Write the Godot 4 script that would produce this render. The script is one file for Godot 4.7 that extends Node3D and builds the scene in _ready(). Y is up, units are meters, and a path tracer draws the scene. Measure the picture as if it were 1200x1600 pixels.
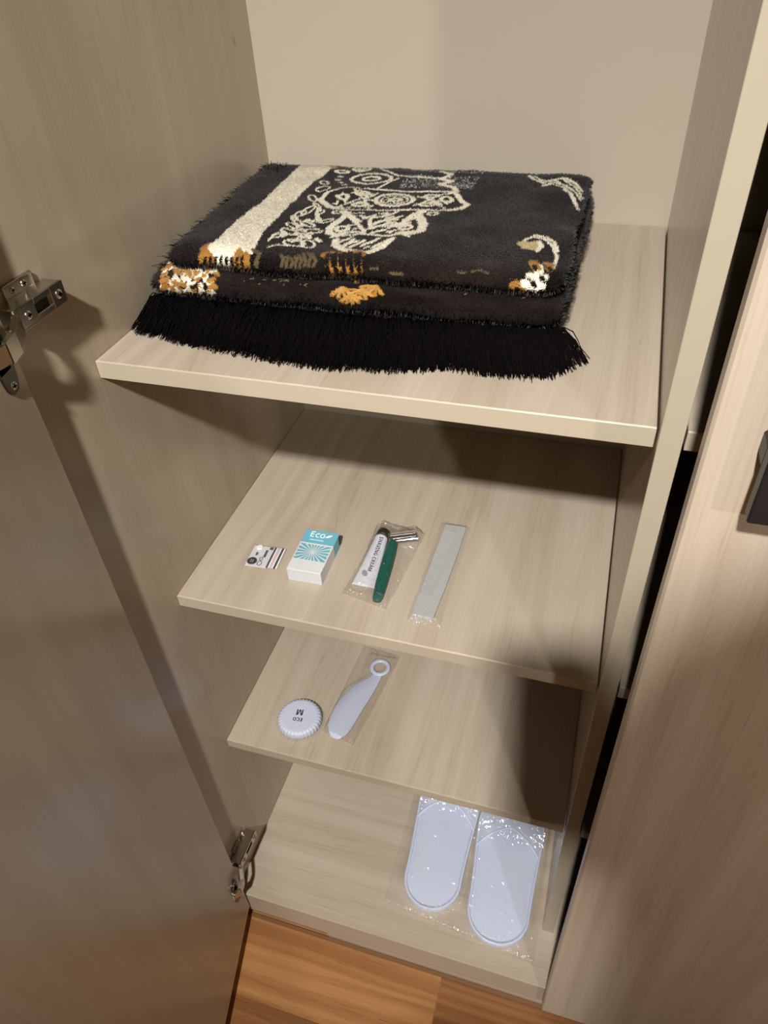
extends Node3D
# An open wardrobe compartment seen from above: a folded plush rug on the top shelf, guest amenities on the shelves below.
# Metres, y up. The wardrobe's left inner face is x = 0, the shelf fronts are z = 0, the floor is y = 0.

const SHELF_A := 1.1206
const SHELF_B := 0.7736
const SHELF_C := 0.4301
const BASE_TOP := 0.085
const CEILING := 2.47

var M := {}
var rng := RandomNumberGenerator.new()
var taken := {}

# ---------------------------------------------------------------- mesh builder
class Shape:
	var v := PackedVector3Array()
	var n := PackedVector3Array()
	var uv := PackedVector2Array()
	var ix := PackedInt32Array()
	var has_n := true
	func vert(p: Vector3, nn: Vector3, t: Vector2 = Vector2.ZERO) -> int:
		v.append(p); n.append(nn); uv.append(t)
		return v.size() - 1
	func tri(a: int, b: int, c: int) -> void:
		ix.append(a); ix.append(b); ix.append(c)
	func quad(a: int, b: int, c: int, d: int) -> void:
		tri(a, b, c); tri(a, c, d)
	# flat polygon, corners anticlockwise seen from outside
	func face(pts: Array, uvs: Array = []) -> void:
		var nn: Vector3 = (pts[1] - pts[0]).cross(pts[2] - pts[0]).normalized()
		var first := v.size()
		for k in pts.size():
			vert(pts[k], nn, uvs[k] if k < uvs.size() else Vector2.ZERO)
		for k in range(1, pts.size() - 1):
			tri(first, first + k, first + k + 1)
	func grid(pts: Array, closed_u := false, uvs: Array = []) -> void:
		# rows of points; smooth normals are computed in soften()
		var first := v.size()
		var w: int = pts[0].size()
		for r in pts.size():
			for c in w:
				vert(pts[r][c], Vector3.ZERO, uvs[r][c] if uvs.size() > r else Vector2(float(c) / w, float(r) / pts.size()))
		for r in pts.size() - 1:
			for c in (w if closed_u else w - 1):
				var c2 := (c + 1) % w
				quad(first + r * w + c, first + r * w + c2, first + (r + 1) * w + c2, first + (r + 1) * w + c)
	func soften(closed := true, weld := true) -> void:
		var vol := 0.0
		if closed:
			for k in range(0, ix.size(), 3):
				vol += v[ix[k]].dot(v[ix[k + 1]].cross(v[ix[k + 2]]))
			if vol < 0.0:
				for k in range(0, ix.size(), 3):
					var t := ix[k]; ix[k] = ix[k + 1]; ix[k + 1] = t
		var acc := {}
		var sum := PackedVector3Array(); sum.resize(v.size())
		for k in range(0, ix.size(), 3):
			var fn := (v[ix[k + 1]] - v[ix[k]]).cross(v[ix[k + 2]] - v[ix[k]])
			for q in 3:
				if weld:
					var key := Vector3i((v[ix[k + q]] * 50000.0).round())
					acc[key] = acc.get(key, Vector3.ZERO) + fn
				else:
					sum[ix[k + q]] += fn
		for k in v.size():
			var s: Vector3 = acc.get(Vector3i((v[k] * 50000.0).round()), Vector3.ZERO) if weld else sum[k]
			n[k] = s.normalized() if s.length() > 1e-14 else Vector3.UP
	func mesh(m: Material) -> ArrayMesh:
		var arrays := []
		arrays.resize(Mesh.ARRAY_MAX)
		var cw := PackedInt32Array(); cw.resize(ix.size())
		for k in range(0, ix.size(), 3):
			cw[k] = ix[k]; cw[k + 1] = ix[k + 2]; cw[k + 2] = ix[k + 1]
		arrays[Mesh.ARRAY_VERTEX] = v; arrays[Mesh.ARRAY_NORMAL] = n
		arrays[Mesh.ARRAY_TEX_UV] = uv; arrays[Mesh.ARRAY_INDEX] = cw
		var out := ArrayMesh.new()
		out.add_surface_from_arrays(Mesh.PRIMITIVE_TRIANGLES, arrays)
		if m: out.surface_set_material(0, m)
		return out
	# bevelled box; the texture's v runs along the grain axis (0, 1 or 2)
	func box(lo: Vector3, hi: Vector3, bevel := 0.0008, grain := 1, shift := Vector2.ZERO) -> void:
		var c := (lo + hi) / 2.0
		var h := (hi - lo) / 2.0
		var b := minf(bevel, minf(h.x, minf(h.y, h.z)) * 0.9)
		var uvf := func(p: Vector3, ax: int) -> Vector2:
			var others := [0, 1, 2]
			others.erase(ax)
			var along: int = grain if grain != ax else others[1]
			var across: int = others[0] if others[0] != along else others[1]
			return Vector2(p[across], p[along]) + shift
		for ax in 3:
			var a1 := (ax + 1) % 3
			var a2 := (ax + 2) % 3
			for s in [-1.0, 1.0]:
				var pts := []
				for q in [[-1, -1], [1, -1], [1, 1], [-1, 1]]:
					var p := Vector3.ZERO
					p[ax] = s * h[ax]; p[a1] = q[0] * (h[a1] - b); p[a2] = q[1] * (h[a2] - b)
					pts.append(c + p)
				if s < 0: pts.reverse()
				var uvs := []
				for p in pts: uvs.append(uvf.call(p, ax))
				face(pts, uvs)
		for ax in 3:
			var a1 := (ax + 1) % 3
			var a2 := (ax + 2) % 3
			for s in [[-1, -1], [1, -1], [1, 1], [-1, 1]]:
				var pts := []
				for e in [-1.0, 1.0]:
					for which in 2:
						var p := Vector3.ZERO
						p[ax] = e * (h[ax] - b)
						p[a1] = s[0] * (h[a1] - (b if which == 0 else 0.0))
						p[a2] = s[1] * (h[a2] - (0.0 if which == 0 else b))
						pts.append(c + p)
				var ring := [pts[0], pts[1], pts[3], pts[2]]
				var out := Vector3.ZERO
				out[a1] = s[0]; out[a2] = s[1]
				if (ring[1] - ring[0]).cross(ring[2] - ring[0]).dot(out) < 0: ring.reverse()
				var uvs := []
				for p in ring: uvs.append(uvf.call(p, a1))
				face(ring, uvs)
		for sx in [-1.0, 1.0]:
			for sy in [-1.0, 1.0]:
				for sz in [-1.0, 1.0]:
					var s := Vector3(sx, sy, sz)
					var pts := [c + s * (h - Vector3(0, b, b)), c + s * (h - Vector3(b, 0, b)), c + s * (h - Vector3(b, b, 0))]
					if (pts[1] - pts[0]).cross(pts[2] - pts[0]).dot(s) < 0: pts.reverse()
					var uvs := []
					for p in pts: uvs.append(uvf.call(p, 1))
					face(pts, uvs)
	# round solid: profile of (radius, height) from bottom to top about the y axis
	func lathe(prof: Array, at := Vector3.ZERO, seg := 32, squash := Vector2.ONE) -> void:
		var rows := []
		for p in prof:
			var row := []
			for k in seg:
				var a := TAU * k / seg
				row.append(at + Vector3(cos(a) * p.x * squash.x, p.y, sin(a) * p.x * squash.y))
			rows.append(row)
		grid(rows, true)
	# tube along points with a radius at each
	func tube(pts: Array, radii: Array, sides := 8, flat := 1.0, capped := true) -> void:
		var rows := []
		for k in pts.size():
			var dir: Vector3 = (pts[mini(k + 1, pts.size() - 1)] - pts[maxi(k - 1, 0)]).normalized()
			var side := dir.cross(Vector3.UP)
			if side.length() < 0.01: side = dir.cross(Vector3.RIGHT)
			side = side.normalized()
			var up := side.cross(dir).normalized()
			var r: float = radii[mini(k, radii.size() - 1)]
			var row := []
			for q in sides:
				var a := TAU * q / sides
				row.append(pts[k] + side * cos(a) * r + up * sin(a) * r * flat)
			rows.append(row)
		if capped:
			var r0 := []
			var r1 := []
			for q in sides:
				r0.append(pts[0]); r1.append(pts[pts.size() - 1])
			rows.insert(0, r0); rows.append(r1)
		grid(rows, true)
	# upright prism over an outline in the xz plane, edges slightly bevelled
	func prism(outline: PackedVector2Array, y0: float, y1: float, bevel := 0.0005) -> void:
		var o := outline
		if Geometry2D.is_polygon_clockwise(o): o.reverse()
		var ins := o
		if bevel > 0.0:
			var got := Geometry2D.offset_polygon(o, -bevel)
			if got.size() == 1 and got[0].size() >= 3:
				ins = got[0]
				if Geometry2D.is_polygon_clockwise(ins): ins.reverse()
		var same := ins.size() == o.size()
		if not same: ins = o
		var levels := [[y0, o], [y1 - (bevel if same else 0.0), o], [y1, ins]] if same else [[y0, o], [y1, o]]
		# keep the inset ring aligned with the outline
		if same:
			var best := 0
			var bd := 1e9
			for s in ins.size():
				if ins[s].distance_to(o[0]) < bd:
					bd = ins[s].distance_to(o[0]); best = s
			var al := PackedVector2Array()
			for s in ins.size(): al.append(ins[(s + best) % ins.size()])
			levels[2][1] = al
		for l in levels.size() - 1:
			var ra: PackedVector2Array = levels[l][1]
			var rb: PackedVector2Array = levels[l + 1][1]
			for k in ra.size():
				var k2 := (k + 1) % ra.size()
				var a := Vector3(ra[k].x, levels[l][0], ra[k].y)
				var b := Vector3(ra[k2].x, levels[l][0], ra[k2].y)
				var c := Vector3(rb[k2].x, levels[l + 1][0], rb[k2].y)
				var e := Vector3(rb[k].x, levels[l + 1][0], rb[k].y)
				face([a, e, c, b])
		for top in [false, true]:
			var r: PackedVector2Array = levels[levels.size() - 1][1] if top else levels[0][1]
			var t := Geometry2D.triangulate_polygon(r)
			var y: float = levels[levels.size() - 1][0] if top else levels[0][0]
			for k in range(0, t.size(), 3):
				var tr := [Vector3(r[t[k]].x, y, r[t[k]].y), Vector3(r[t[k + 1]].x, y, r[t[k + 1]].y), Vector3(r[t[k + 2]].x, y, r[t[k + 2]].y)]
				if ((tr[1] - tr[0]).cross(tr[2] - tr[0]).y > 0.0) != top: tr.reverse()
				face(tr, [Vector2(tr[0].x, tr[0].z), Vector2(tr[1].x, tr[1].z), Vector2(tr[2].x, tr[2].z)])

# ---------------------------------------------------------------- scene helpers
func numbered(called: String) -> String:
	taken[called] = taken.get(called, -1) + 1
	return called if taken[called] == 0 else "%s_%03d" % [called, taken[called]]

func thing(called: String, label: String, category: String, at := Vector3.ZERO, turn := 0.0, group := "") -> Node3D:
	var o := Node3D.new()
	o.name = numbered(called)
	add_child(o)
	o.position = at
	o.rotation.y = turn
	o.set_meta("label", label)
	o.set_meta("category", category)
	if group: o.set_meta("group", group)
	return o

func part(called: String, s: Shape, m: Material, parent: Node, at := Vector3.ZERO) -> MeshInstance3D:
	var o := MeshInstance3D.new()
	o.name = called
	o.mesh = s.mesh(m)
	o.position = at
	o.cast_shadow = GeometryInstance3D.SHADOW_CASTING_SETTING_ON
	parent.add_child(o, true)
	return o

func struct(called: String, s: Shape, m: Material, at := Vector3.ZERO) -> MeshInstance3D:
	var o := part(called, s, m, self, at)
	o.set_meta("kind", "structure")
	return o

# a bevelled board between two world corners, as a part of root
func board(called: String, root: Node3D, lo: Vector3, hi: Vector3, m: Material, grain := 1, bevel := 0.0008) -> MeshInstance3D:
	var s := Shape.new()
	var c := Vector3((lo.x + hi.x) / 2, lo.y, (lo.z + hi.z) / 2)
	var run: float = (hi - lo)[grain]
	s.box(lo - c, hi - c, bevel, grain, Vector2(rng.randf(), (0.0 if grain == 1 else run / 2) + rng.randf() * maxf(0.0, (1.3 if m == M.floor_a or m == M.floor_b else 2.4) - run)))
	var base := Vector3.ZERO
	var p: Node = root
	while p is Node3D and p != self:
		base += p.position
		p = p.get_parent()
	return part(called, s, m, root, c - base)

func lettering(called: String, text: String, height: float, m: Material, parent: Node3D, at: Vector3, basis: Basis, bold := true, warp = null) -> MeshInstance3D:
	var t := TextMesh.new()
	var f := SystemFont.new()
	f.font_names = PackedStringArray(["Droid Sans"])
	f.font_weight = 700 if bold else 400
	t.font = f
	t.text = text
	t.font_size = 64
	t.pixel_size = height / 46.0
	t.depth = 0.0003
	t.curve_step = 2.0
	var a := t.surface_get_arrays(0)
	var vs: PackedVector3Array = a[Mesh.ARRAY_VERTEX]
	for k in vs.size():
		var p := at + basis * vs[k]
		if warp != null: p = warp.call(p, vs[k].z)
		vs[k] = p
	a[Mesh.ARRAY_VERTEX] = vs
	a[Mesh.ARRAY_NORMAL] = null
	a[Mesh.ARRAY_TANGENT] = null
	var am := ArrayMesh.new()
	am.add_surface_from_arrays(Mesh.PRIMITIVE_TRIANGLES, a)
	am.surface_set_material(0, m)
	var o := MeshInstance3D.new()
	o.name = called
	o.mesh = am
	parent.add_child(o, true)
	return o

# ---------------------------------------------------------------- materials
func mat(col: Color, rough := 0.6, metal := 0.0) -> StandardMaterial3D:
	var m := StandardMaterial3D.new()
	m.albedo_color = col
	m.roughness = rough
	m.metallic = metal
	return m

func rgb(r: int, g: int, b: int) -> Color:
	return Color(r / 255.0, g / 255.0, b / 255.0)

func film(alpha := 0.02, rough := 0.04) -> StandardMaterial3D:
	var m := mat(Color(0.93, 0.94, 0.95, alpha), rough)
	m.transparency = BaseMaterial3D.TRANSPARENCY_ALPHA
	m.metallic_specular = 0.7
	m.cull_mode = BaseMaterial3D.CULL_DISABLED
	return m

func noise_field(w: int, h: int, sw: int, sh: int, freq: float, sd: int, octaves := 3) -> PackedByteArray:
	var f := FastNoiseLite.new()
	f.seed = sd
	f.frequency = freq
	f.fractal_octaves = octaves
	var im := f.get_seamless_image(sw, sh)
	im.convert(Image.FORMAT_L8)
	im.resize(w, h, Image.INTERPOLATE_CUBIC)
	return im.get_data()

# straight wood grain: u across (1 = wide metres), v along
func wood(light: Color, dark: Color, pore: Color, wide: float, long: float, sd: int, rough: float, figure := 0.5, pores := 0.35) -> StandardMaterial3D:
	var w := 512
	var h := 1024
	var broad := noise_field(w, h, w, 14, 0.012, sd)
	var bands := noise_field(w, h, w, 9, 0.03, sd + 1)
	var fine := noise_field(w, h, w, 44, 0.34, sd + 2)
	var ticks := noise_field(w, h, w, 110, 0.2, sd + 4, 2)
	var cloud := noise_field(w, h, w, 160, 0.008, sd + 3)
	var bytes := PackedByteArray(); bytes.resize(w * h * 3)
	var bump := PackedByteArray(); bump.resize(w * h)
	for y in h:
		for x in w:
			var k := y * w + x
			var c := cloud[k] / 255.0
			var sx := posmod(x + int((c - 0.5) * 34.0), w)
			var q := y * w + sx
			var t := 0.42 * broad[q] / 255.0 + 0.33 * bands[q] / 255.0 + 0.25 * c
			t = clampf((t - 0.5) * (1.0 + figure * 2.0) + 0.5, 0.0, 1.0)
			var fi := fine[q] / 255.0
			var col := light.lerp(dark, t)
			col = col.lerp(dark, (fi - 0.5) * 0.7)
			var p := clampf((fi - 0.62) * 6.0, 0.0, 1.0) * clampf((t - 0.3) * 2.0, 0.0, 1.0) * pores * 0.6
			p = maxf(p, clampf((ticks[q] / 255.0 - 0.82) * 9.0, 0.0, 1.0) * pores * clampf(t * 1.6, 0.0, 1.0))
			col = col.lerp(pore, p)
			bytes[k * 3] = int(clampf(col.r, 0, 1) * 255)
			bytes[k * 3 + 1] = int(clampf(col.g, 0, 1) * 255)
			bytes[k * 3 + 2] = int(clampf(col.b, 0, 1) * 255)
			bump[k] = int(clampf(128.0 - p * 90.0 - (fi - 0.5) * 40.0, 0, 255))
	var m := StandardMaterial3D.new()
	m.albedo_texture = ImageTexture.create_from_image(Image.create_from_data(w, h, false, Image.FORMAT_RGB8, bytes))
	var bi := Image.create_from_data(w, h, false, Image.FORMAT_L8, bump)
	bi.convert(Image.FORMAT_RGBA8)
	bi.bump_map_to_normal_map(2.0)
	m.normal_enabled = true
	m.normal_texture = ImageTexture.create_from_image(bi)
	m.normal_scale = 0.5
	m.uv1_scale = Vector3(1.0 / wide, 1.0 / long, 1)
	m.roughness = rough
	m.metallic_specular = 0.4
	return m

func make_materials() -> void:
	M.oak = wood(rgb(187, 175, 160), rgb(165, 151, 133), rgb(114, 97, 78), 0.5, 2.4, 11, 0.36, 0.1, 0.3)
	M.oak.normal_scale = 0.22
	M.oak_plain = wood(rgb(179, 165, 146), rgb(163, 148, 128), rgb(126, 108, 88), 0.5, 2.4, 23, 0.22, 0.0, 0.2)
	M.oak_plain.normal_scale = 0.03
	M.oak_plain.metallic_specular = 0.5
	M.floor_a = wood(rgb(164, 118, 74), rgb(138, 93, 54), rgb(96, 61, 34), 0.35, 1.3, 31, 0.38, 0.9, 0.5)
	M.floor_b = wood(rgb(142, 97, 59), rgb(112, 72, 40), rgb(80, 50, 28), 0.35, 1.3, 47, 0.38, 0.9, 0.5)
	M.band = mat(rgb(178, 167, 148), 0.38)
	M.back = mat(rgb(180, 170, 155), 0.6)
	M.plaster = mat(rgb(146, 120, 90), 0.9)
	M.ceiling = mat(rgb(120, 114, 106), 0.9)
	M.brown = mat(rgb(110, 74, 42), 0.6)
	M.steel = mat(rgb(190, 184, 172), 0.28, 1.0)
	M.steel_dark = mat(rgb(96, 92, 86), 0.4, 1.0)
	M.hole = mat(rgb(24, 22, 20), 0.7)
	M.black = mat(rgb(22, 22, 23), 0.42)
	M.white = mat(rgb(208, 208, 214), 0.5)
	M.film = film(0.035, 0.17)
	M.film_soft = film(0.05, 0.2)
	M.film_grey = film(0.1, 0.15)
	M.film_grey.albedo_color = Color(0.45, 0.43, 0.4, 0.065)
	M.ink = mat(rgb(44, 44, 48), 0.6)

const LAMP_COLOR := Color(1.0, 0.985, 0.955)
const RUG_STROKES := [
	[0, 3, [298, 347, 297, 302, 320, 269, 347, 244, 421, 241, 492, 246, 559, 245, 635, 241, 656, 252, 680, 297, 702, 321, 694, 361, 667, 382, 623, 384, 552, 391, 462, 402, 394, 409, 362, 407]],
	[0, 9, [298, 347, 339, 390, 361, 403]],
	[0, 5, [300, 337, 301, 294, 320, 269]],
	[0, 7, [635, 241, 657, 259, 681, 304, 699, 321, 692, 355, 666, 379]],
	[0, 5, [421, 241, 491, 243, 559, 245, 630, 242]],
	[0, 4, [349, 0, 402, 80, 456, 122, 507, 123, 577, 122, 605, 111]],
	[0, 3, [429, 233, 444, 185, 463, 144]],
	[0, 5, [443, 147, 442, 165, 430, 180, 409, 191, 383, 194, 357, 190, 336, 178, 324, 162, 324, 144, 336, 128, 358, 117, 385, 114, 411, 119, 432, 131, 443, 147]],
	[0, 4, [408, 148, 407, 155, 402, 161, 393, 165, 382, 167, 371, 165, 363, 161, 358, 155, 358, 148, 364, 141, 373, 137, 384, 136, 395, 138, 403, 142, 408, 148]],
	[0, 5, [350, 57, 353, 73, 349, 83, 340, 88, 328, 90, 317, 87, 307, 80, 300, 67, 297, 51, 305, 0, 314, 0, 325, 0, 337, 0, 343, 43, 350, 57]],
	[0, 4, [336, 60, 337, 66, 336, 72, 332, 76, 327, 77, 322, 75, 317, 70, 314, 64, 313, 57, 314, 52, 318, 48, 323, 47, 328, 49, 333, 54, 336, 60]],
	[0, 5, [295, 98, 295, 104, 291, 109, 285, 112, 276, 113, 268, 111, 261, 108, 258, 102, 257, 97, 261, 91, 268, 88, 276, 87, 284, 89, 291, 92, 295, 98]],
	[0, 7, [568, 62, 604, 87, 584, 129, 618, 148, 590, 174, 634, 198, 653, 238]],
	[0, 5, [281, 144, 290, 142]],
	[0, 5, [284, 175, 293, 174]],
	[0, 5, [320, 217, 328, 216]],
	[0, 5, [300, 197, 308, 195]],
	[0, 6, [553, 315, 553, 336, 544, 354, 526, 366, 504, 369, 481, 363, 462, 349, 450, 330, 449, 308, 458, 289, 476, 277, 500, 274, 523, 280, 542, 295, 553, 315]],
	[0, 2, [538, 317, 538, 331, 531, 343, 519, 352, 503, 354, 486, 350, 473, 341, 465, 327, 465, 313, 471, 300, 484, 292, 501, 290, 517, 294, 531, 304, 538, 317]],
	[0, 5, [519, 320, 518, 325, 515, 329, 510, 332, 504, 333, 497, 331, 492, 328, 489, 324, 489, 319, 492, 315, 498, 312, 504, 311, 511, 312, 516, 315, 519, 320]],
	[0, 2, [520, 320, 530, 318]],
	[0, 2, [518, 332, 527, 337]],
	[0, 2, [506, 338, 509, 347]],
	[0, 2, [492, 335, 487, 343]],
	[0, 2, [483, 325, 473, 326]],
	[0, 2, [485, 313, 476, 307]],
	[0, 2, [497, 306, 494, 297]],
	[0, 2, [511, 309, 517, 302]],
	[0, 5, [369, 320, 370, 327, 369, 333, 365, 337, 359, 338, 352, 336, 347, 331, 343, 324, 342, 317, 344, 310, 348, 306, 354, 306, 360, 308, 366, 313, 369, 320]],
	[0, 5, [414, 278, 415, 286, 412, 293, 406, 297, 399, 299, 391, 296, 384, 291, 380, 283, 379, 275, 381, 268, 387, 264, 395, 263, 403, 265, 410, 271, 414, 278]],
	[0, 5, [436, 362, 436, 367, 432, 372, 425, 375, 416, 376, 408, 375, 401, 372, 398, 367, 398, 362, 402, 357, 409, 354, 417, 352, 426, 353, 433, 357, 436, 362]],
	[0, 3, [363, 390, 382, 360, 401, 330, 429, 298, 439, 268]],
	[0, 3, [366, 256, 387, 289, 419, 327]],
	[0, 3, [423, 340, 449, 374]],
	[0, 3, [402, 280, 403, 282, 402, 284, 400, 286, 397, 286, 395, 285, 392, 284, 391, 281, 391, 279, 392, 277, 394, 275, 396, 275, 399, 276, 401, 278, 402, 280]],
	[0, 5, [654, 301, 655, 310, 652, 318, 648, 323, 641, 323, 635, 320, 629, 314, 625, 305, 624, 295, 627, 287, 632, 283, 638, 282, 645, 285, 650, 292, 654, 301]],
	[0, 4, [566, 360, 583, 338, 599, 308, 614, 272, 638, 255]],
	[0, 5, [612, 279, 611, 285, 607, 290, 600, 293, 591, 294, 583, 293, 577, 289, 573, 285, 574, 279, 578, 274, 585, 271, 594, 269, 602, 271, 608, 274, 612, 279]],
	[0, 4, [620, 346, 620, 350, 615, 355, 607, 358, 598, 359, 589, 358, 583, 356, 580, 352, 581, 347, 585, 342, 593, 339, 602, 338, 611, 339, 617, 341, 620, 346]],
	[0, 4, [609, 327, 634, 357]],
	[0, 4, [565, 286, 607, 321, 635, 343]],
	[0, 9, [394, 425, 411, 460, 404, 505, 397, 542, 407, 570, 430, 578, 449, 569]],
	[0, 8, [403, 436, 442, 481, 460, 496]],
	[0, 5, [446, 540, 447, 547, 444, 552, 439, 556, 432, 557, 425, 555, 419, 551, 416, 545, 415, 539, 417, 533, 423, 529, 429, 528, 437, 530, 443, 534, 446, 540]],
	[0, 3, [391, 431, 391, 436, 389, 440, 385, 442, 379, 443, 373, 442, 369, 439, 366, 435, 366, 431, 368, 427, 372, 424, 378, 423, 384, 424, 388, 427, 391, 431]],
	[0, 11, [598, 394, 592, 421, 610, 455, 626, 494, 630, 534, 613, 548, 582, 548]],
	[0, 7, [583, 422, 571, 461, 568, 497]],
	[0, 4, [600, 507, 600, 514, 597, 520, 592, 524, 585, 525, 579, 523, 573, 518, 569, 511, 569, 504, 572, 498, 577, 494, 584, 493, 591, 495, 596, 500, 600, 507]],
	[0, 3, [643, 410, 643, 417, 641, 422, 636, 426, 630, 427, 625, 425, 620, 420, 617, 414, 616, 408, 619, 402, 623, 399, 629, 398, 635, 400, 640, 404, 643, 410]],
	[0, 3, [593, 408, 611, 392]],
	[0, 5, [451, 454, 470, 470]],
	[0, 5, [483, 468, 504, 446, 514, 420]],
	[0, 5, [501, 496, 526, 462, 554, 433]],
	[0, 5, [499, 532, 522, 505, 549, 476]],
	[0, 5, [492, 423, 508, 414]],
	[0, 5, [544, 519, 558, 493]],
	[0, 5, [445, 492, 470, 525, 493, 556]],
	[0, 5, [512, 559, 539, 531]],
	[0, 5, [460, 561, 497, 567]],
	[0, 5, [483, 437, 484, 486, 503, 531]],
	[0, 4, [420, 593, 467, 583, 515, 570, 558, 568, 581, 559, 610, 569]],
	[0, 9, [439, 610, 448, 642, 477, 674, 510, 684, 541, 677, 562, 639, 573, 588]],
	[0, 4, [470, 643, 484, 608]],
	[0, 4, [492, 656, 511, 609]],
	[0, 4, [517, 630, 535, 605]],
	[0, 4, [540, 648, 555, 613]],
	[0, 4, [457, 618, 471, 607]],
	[0, 2, [275, 215, 276, 222, 275, 227, 271, 231, 265, 231, 259, 229, 254, 225, 250, 218, 249, 212, 251, 206, 254, 203, 260, 202, 266, 204, 271, 209, 275, 215]],
	[0, 2, [292, 253, 294, 262, 292, 272, 287, 281, 280, 287, 272, 290, 266, 288, 261, 282, 259, 274, 261, 264, 266, 255, 273, 248, 280, 246, 287, 248, 292, 253]],
	[0, 2, [289, 352, 290, 359, 287, 363, 281, 363, 274, 357, 267, 349, 261, 339, 257, 329, 257, 321, 260, 317, 265, 318, 273, 323, 280, 332, 286, 342, 289, 352]],
	[0, 2, [302, 396, 305, 405, 306, 419, 304, 433, 301, 446, 296, 455, 291, 459, 287, 456, 284, 447, 283, 434, 284, 419, 288, 406, 293, 397, 298, 393, 302, 396]],
	[0, 2, [292, 435, 294, 442, 294, 452, 292, 462, 288, 470, 284, 475, 279, 476, 276, 473, 273, 466, 273, 456, 275, 446, 279, 438, 283, 433, 288, 432, 292, 435]],
	[0, 2, [325, 534, 324, 538, 318, 537, 308, 531, 298, 523, 287, 512, 279, 502, 276, 495, 277, 491, 283, 492, 293, 498, 304, 507, 314, 517, 322, 527, 325, 534]],
	[0, 2, [311, 545, 311, 550, 308, 553, 302, 553, 295, 551, 287, 547, 281, 541, 278, 535, 278, 530, 281, 527, 287, 527, 294, 529, 302, 534, 308, 539, 311, 545]],
	[0, 2, [355, 534, 354, 537, 348, 538, 340, 536, 329, 530, 320, 524, 312, 517, 308, 511, 309, 507, 315, 506, 324, 509, 334, 514, 344, 521, 351, 528, 355, 534]],
	[0, 2, [388, 485, 388, 490, 386, 497, 381, 503, 374, 509, 368, 512, 362, 512, 359, 510, 359, 505, 361, 498, 366, 491, 373, 486, 379, 482, 385, 482, 388, 485]],
	[0, 2, [387, 567, 386, 572, 380, 575, 371, 577, 361, 576, 350, 573, 342, 568, 338, 563, 338, 558, 344, 555, 353, 554, 364, 555, 375, 558, 383, 562, 387, 567]],
	[0, 2, [335, 593, 334, 599, 329, 602, 319, 602, 307, 599, 296, 593, 287, 585, 282, 578, 282, 572, 288, 569, 298, 569, 310, 572, 321, 578, 330, 586, 335, 593]],
	[0, 2, [301, 596, 303, 602, 302, 610, 298, 619, 293, 626, 287, 630, 282, 631, 278, 628, 277, 621, 278, 613, 281, 604, 286, 597, 292, 593, 297, 592, 301, 596]],
	[0, 2, [373, 650, 373, 658, 367, 663, 358, 666, 346, 665, 333, 661, 323, 654, 318, 646, 317, 638, 323, 632, 332, 629, 345, 630, 357, 634, 367, 642, 373, 650]],
	[0, 2, [396, 642, 398, 651, 396, 659, 391, 664, 383, 665, 375, 662, 368, 656, 363, 647, 361, 638, 363, 630, 368, 625, 375, 623, 383, 626, 391, 633, 396, 642]],
	[0, 2, [365, 600, 366, 606, 365, 611, 361, 615, 356, 615, 351, 613, 346, 609, 343, 603, 341, 597, 342, 592, 346, 588, 351, 587, 356, 589, 361, 594, 365, 600]],
	[0, 2, [295, 503, 294, 506, 292, 507, 287, 505, 281, 501, 276, 495, 272, 488, 270, 482, 270, 479, 273, 478, 277, 480, 283, 484, 288, 491, 293, 497, 295, 503]],
	[0, 2, [340, 426, 341, 431, 341, 437, 338, 443, 334, 446, 329, 447, 325, 446, 322, 442, 321, 437, 321, 431, 324, 425, 328, 422, 333, 420, 337, 422, 340, 426]],
	[0, 2, [321, 407, 320, 410, 316, 409, 310, 404, 303, 397, 296, 389, 292, 381, 289, 375, 290, 372, 294, 373, 300, 378, 308, 385, 314, 394, 319, 401, 321, 407]],
	[0, 2, [317, 423, 336, 459, 338, 484]],
	[0, 2, [291, 679, 310, 659, 335, 666]],
	[0, 2, [278, 648, 281, 613, 302, 598]],
	[0, 4, [822, 66, 842, 106, 871, 124, 899, 88, 925, 79, 955, 113, 977, 172]],
	[0, 4, [872, 160, 895, 131, 927, 158, 954, 225, 981, 306]],
	[0, 3, [901, 98, 948, 166, 980, 240]],
	[0, 3, [919, 85, 959, 154, 983, 221]],
	[0, 3, [927, 179, 953, 215, 975, 279]],
	[0, 3, [896, 110, 928, 137, 964, 204]],
	[0, 3, [837, 72, 862, 109, 884, 101]],
	[0, 3, [850, 116, 880, 144, 893, 116]],
	[0, 3, [933, 94, 964, 133]],
	[0, 3, [878, 578, 888, 550, 902, 532, 926, 540, 951, 581, 967, 636, 968, 695]],
	[0, 3, [901, 521, 931, 532, 954, 566, 966, 607]],
	[2, 14, [884, 577, 898, 582, 914, 572]],
	[2, 8, [890, 599, 912, 602, 919, 571]],
	[0, 5, [917, 557, 927, 585, 920, 615]],
	[0, 9, [934, 683, 939, 713, 936, 729]],
	[0, 8, [919, 720, 936, 726, 954, 727]],
	[0, 9, [912, 743, 924, 747, 944, 743]],
	[0, 6, [939, 749, 952, 747]],
	[1, 10, [920, 672, 931, 695]],
	[1, 8, [948, 667, 958, 678, 961, 701]],
	[1, 11, [892, 750, 906, 764, 923, 822]],
	[1, 10, [883, 822, 894, 822]],
	[2, 6, [932, 822, 939, 822]],
	[1, 20, [145, 714, 157, 739, 151, 757]],
	[1, 14, [142, 738, 172, 753]],
	[1, 18, [218, 741, 244, 734, 249, 751]],
	[1, 16, [220, 719, 242, 744]],
	[0, 16, [158, 705, 188, 734, 199, 756]],
	[0, 16, [202, 699, 202, 733, 194, 756]],
	[0, 18, [170, 711, 201, 707]],
	[0, 10, [177, 729, 200, 742]],
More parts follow.
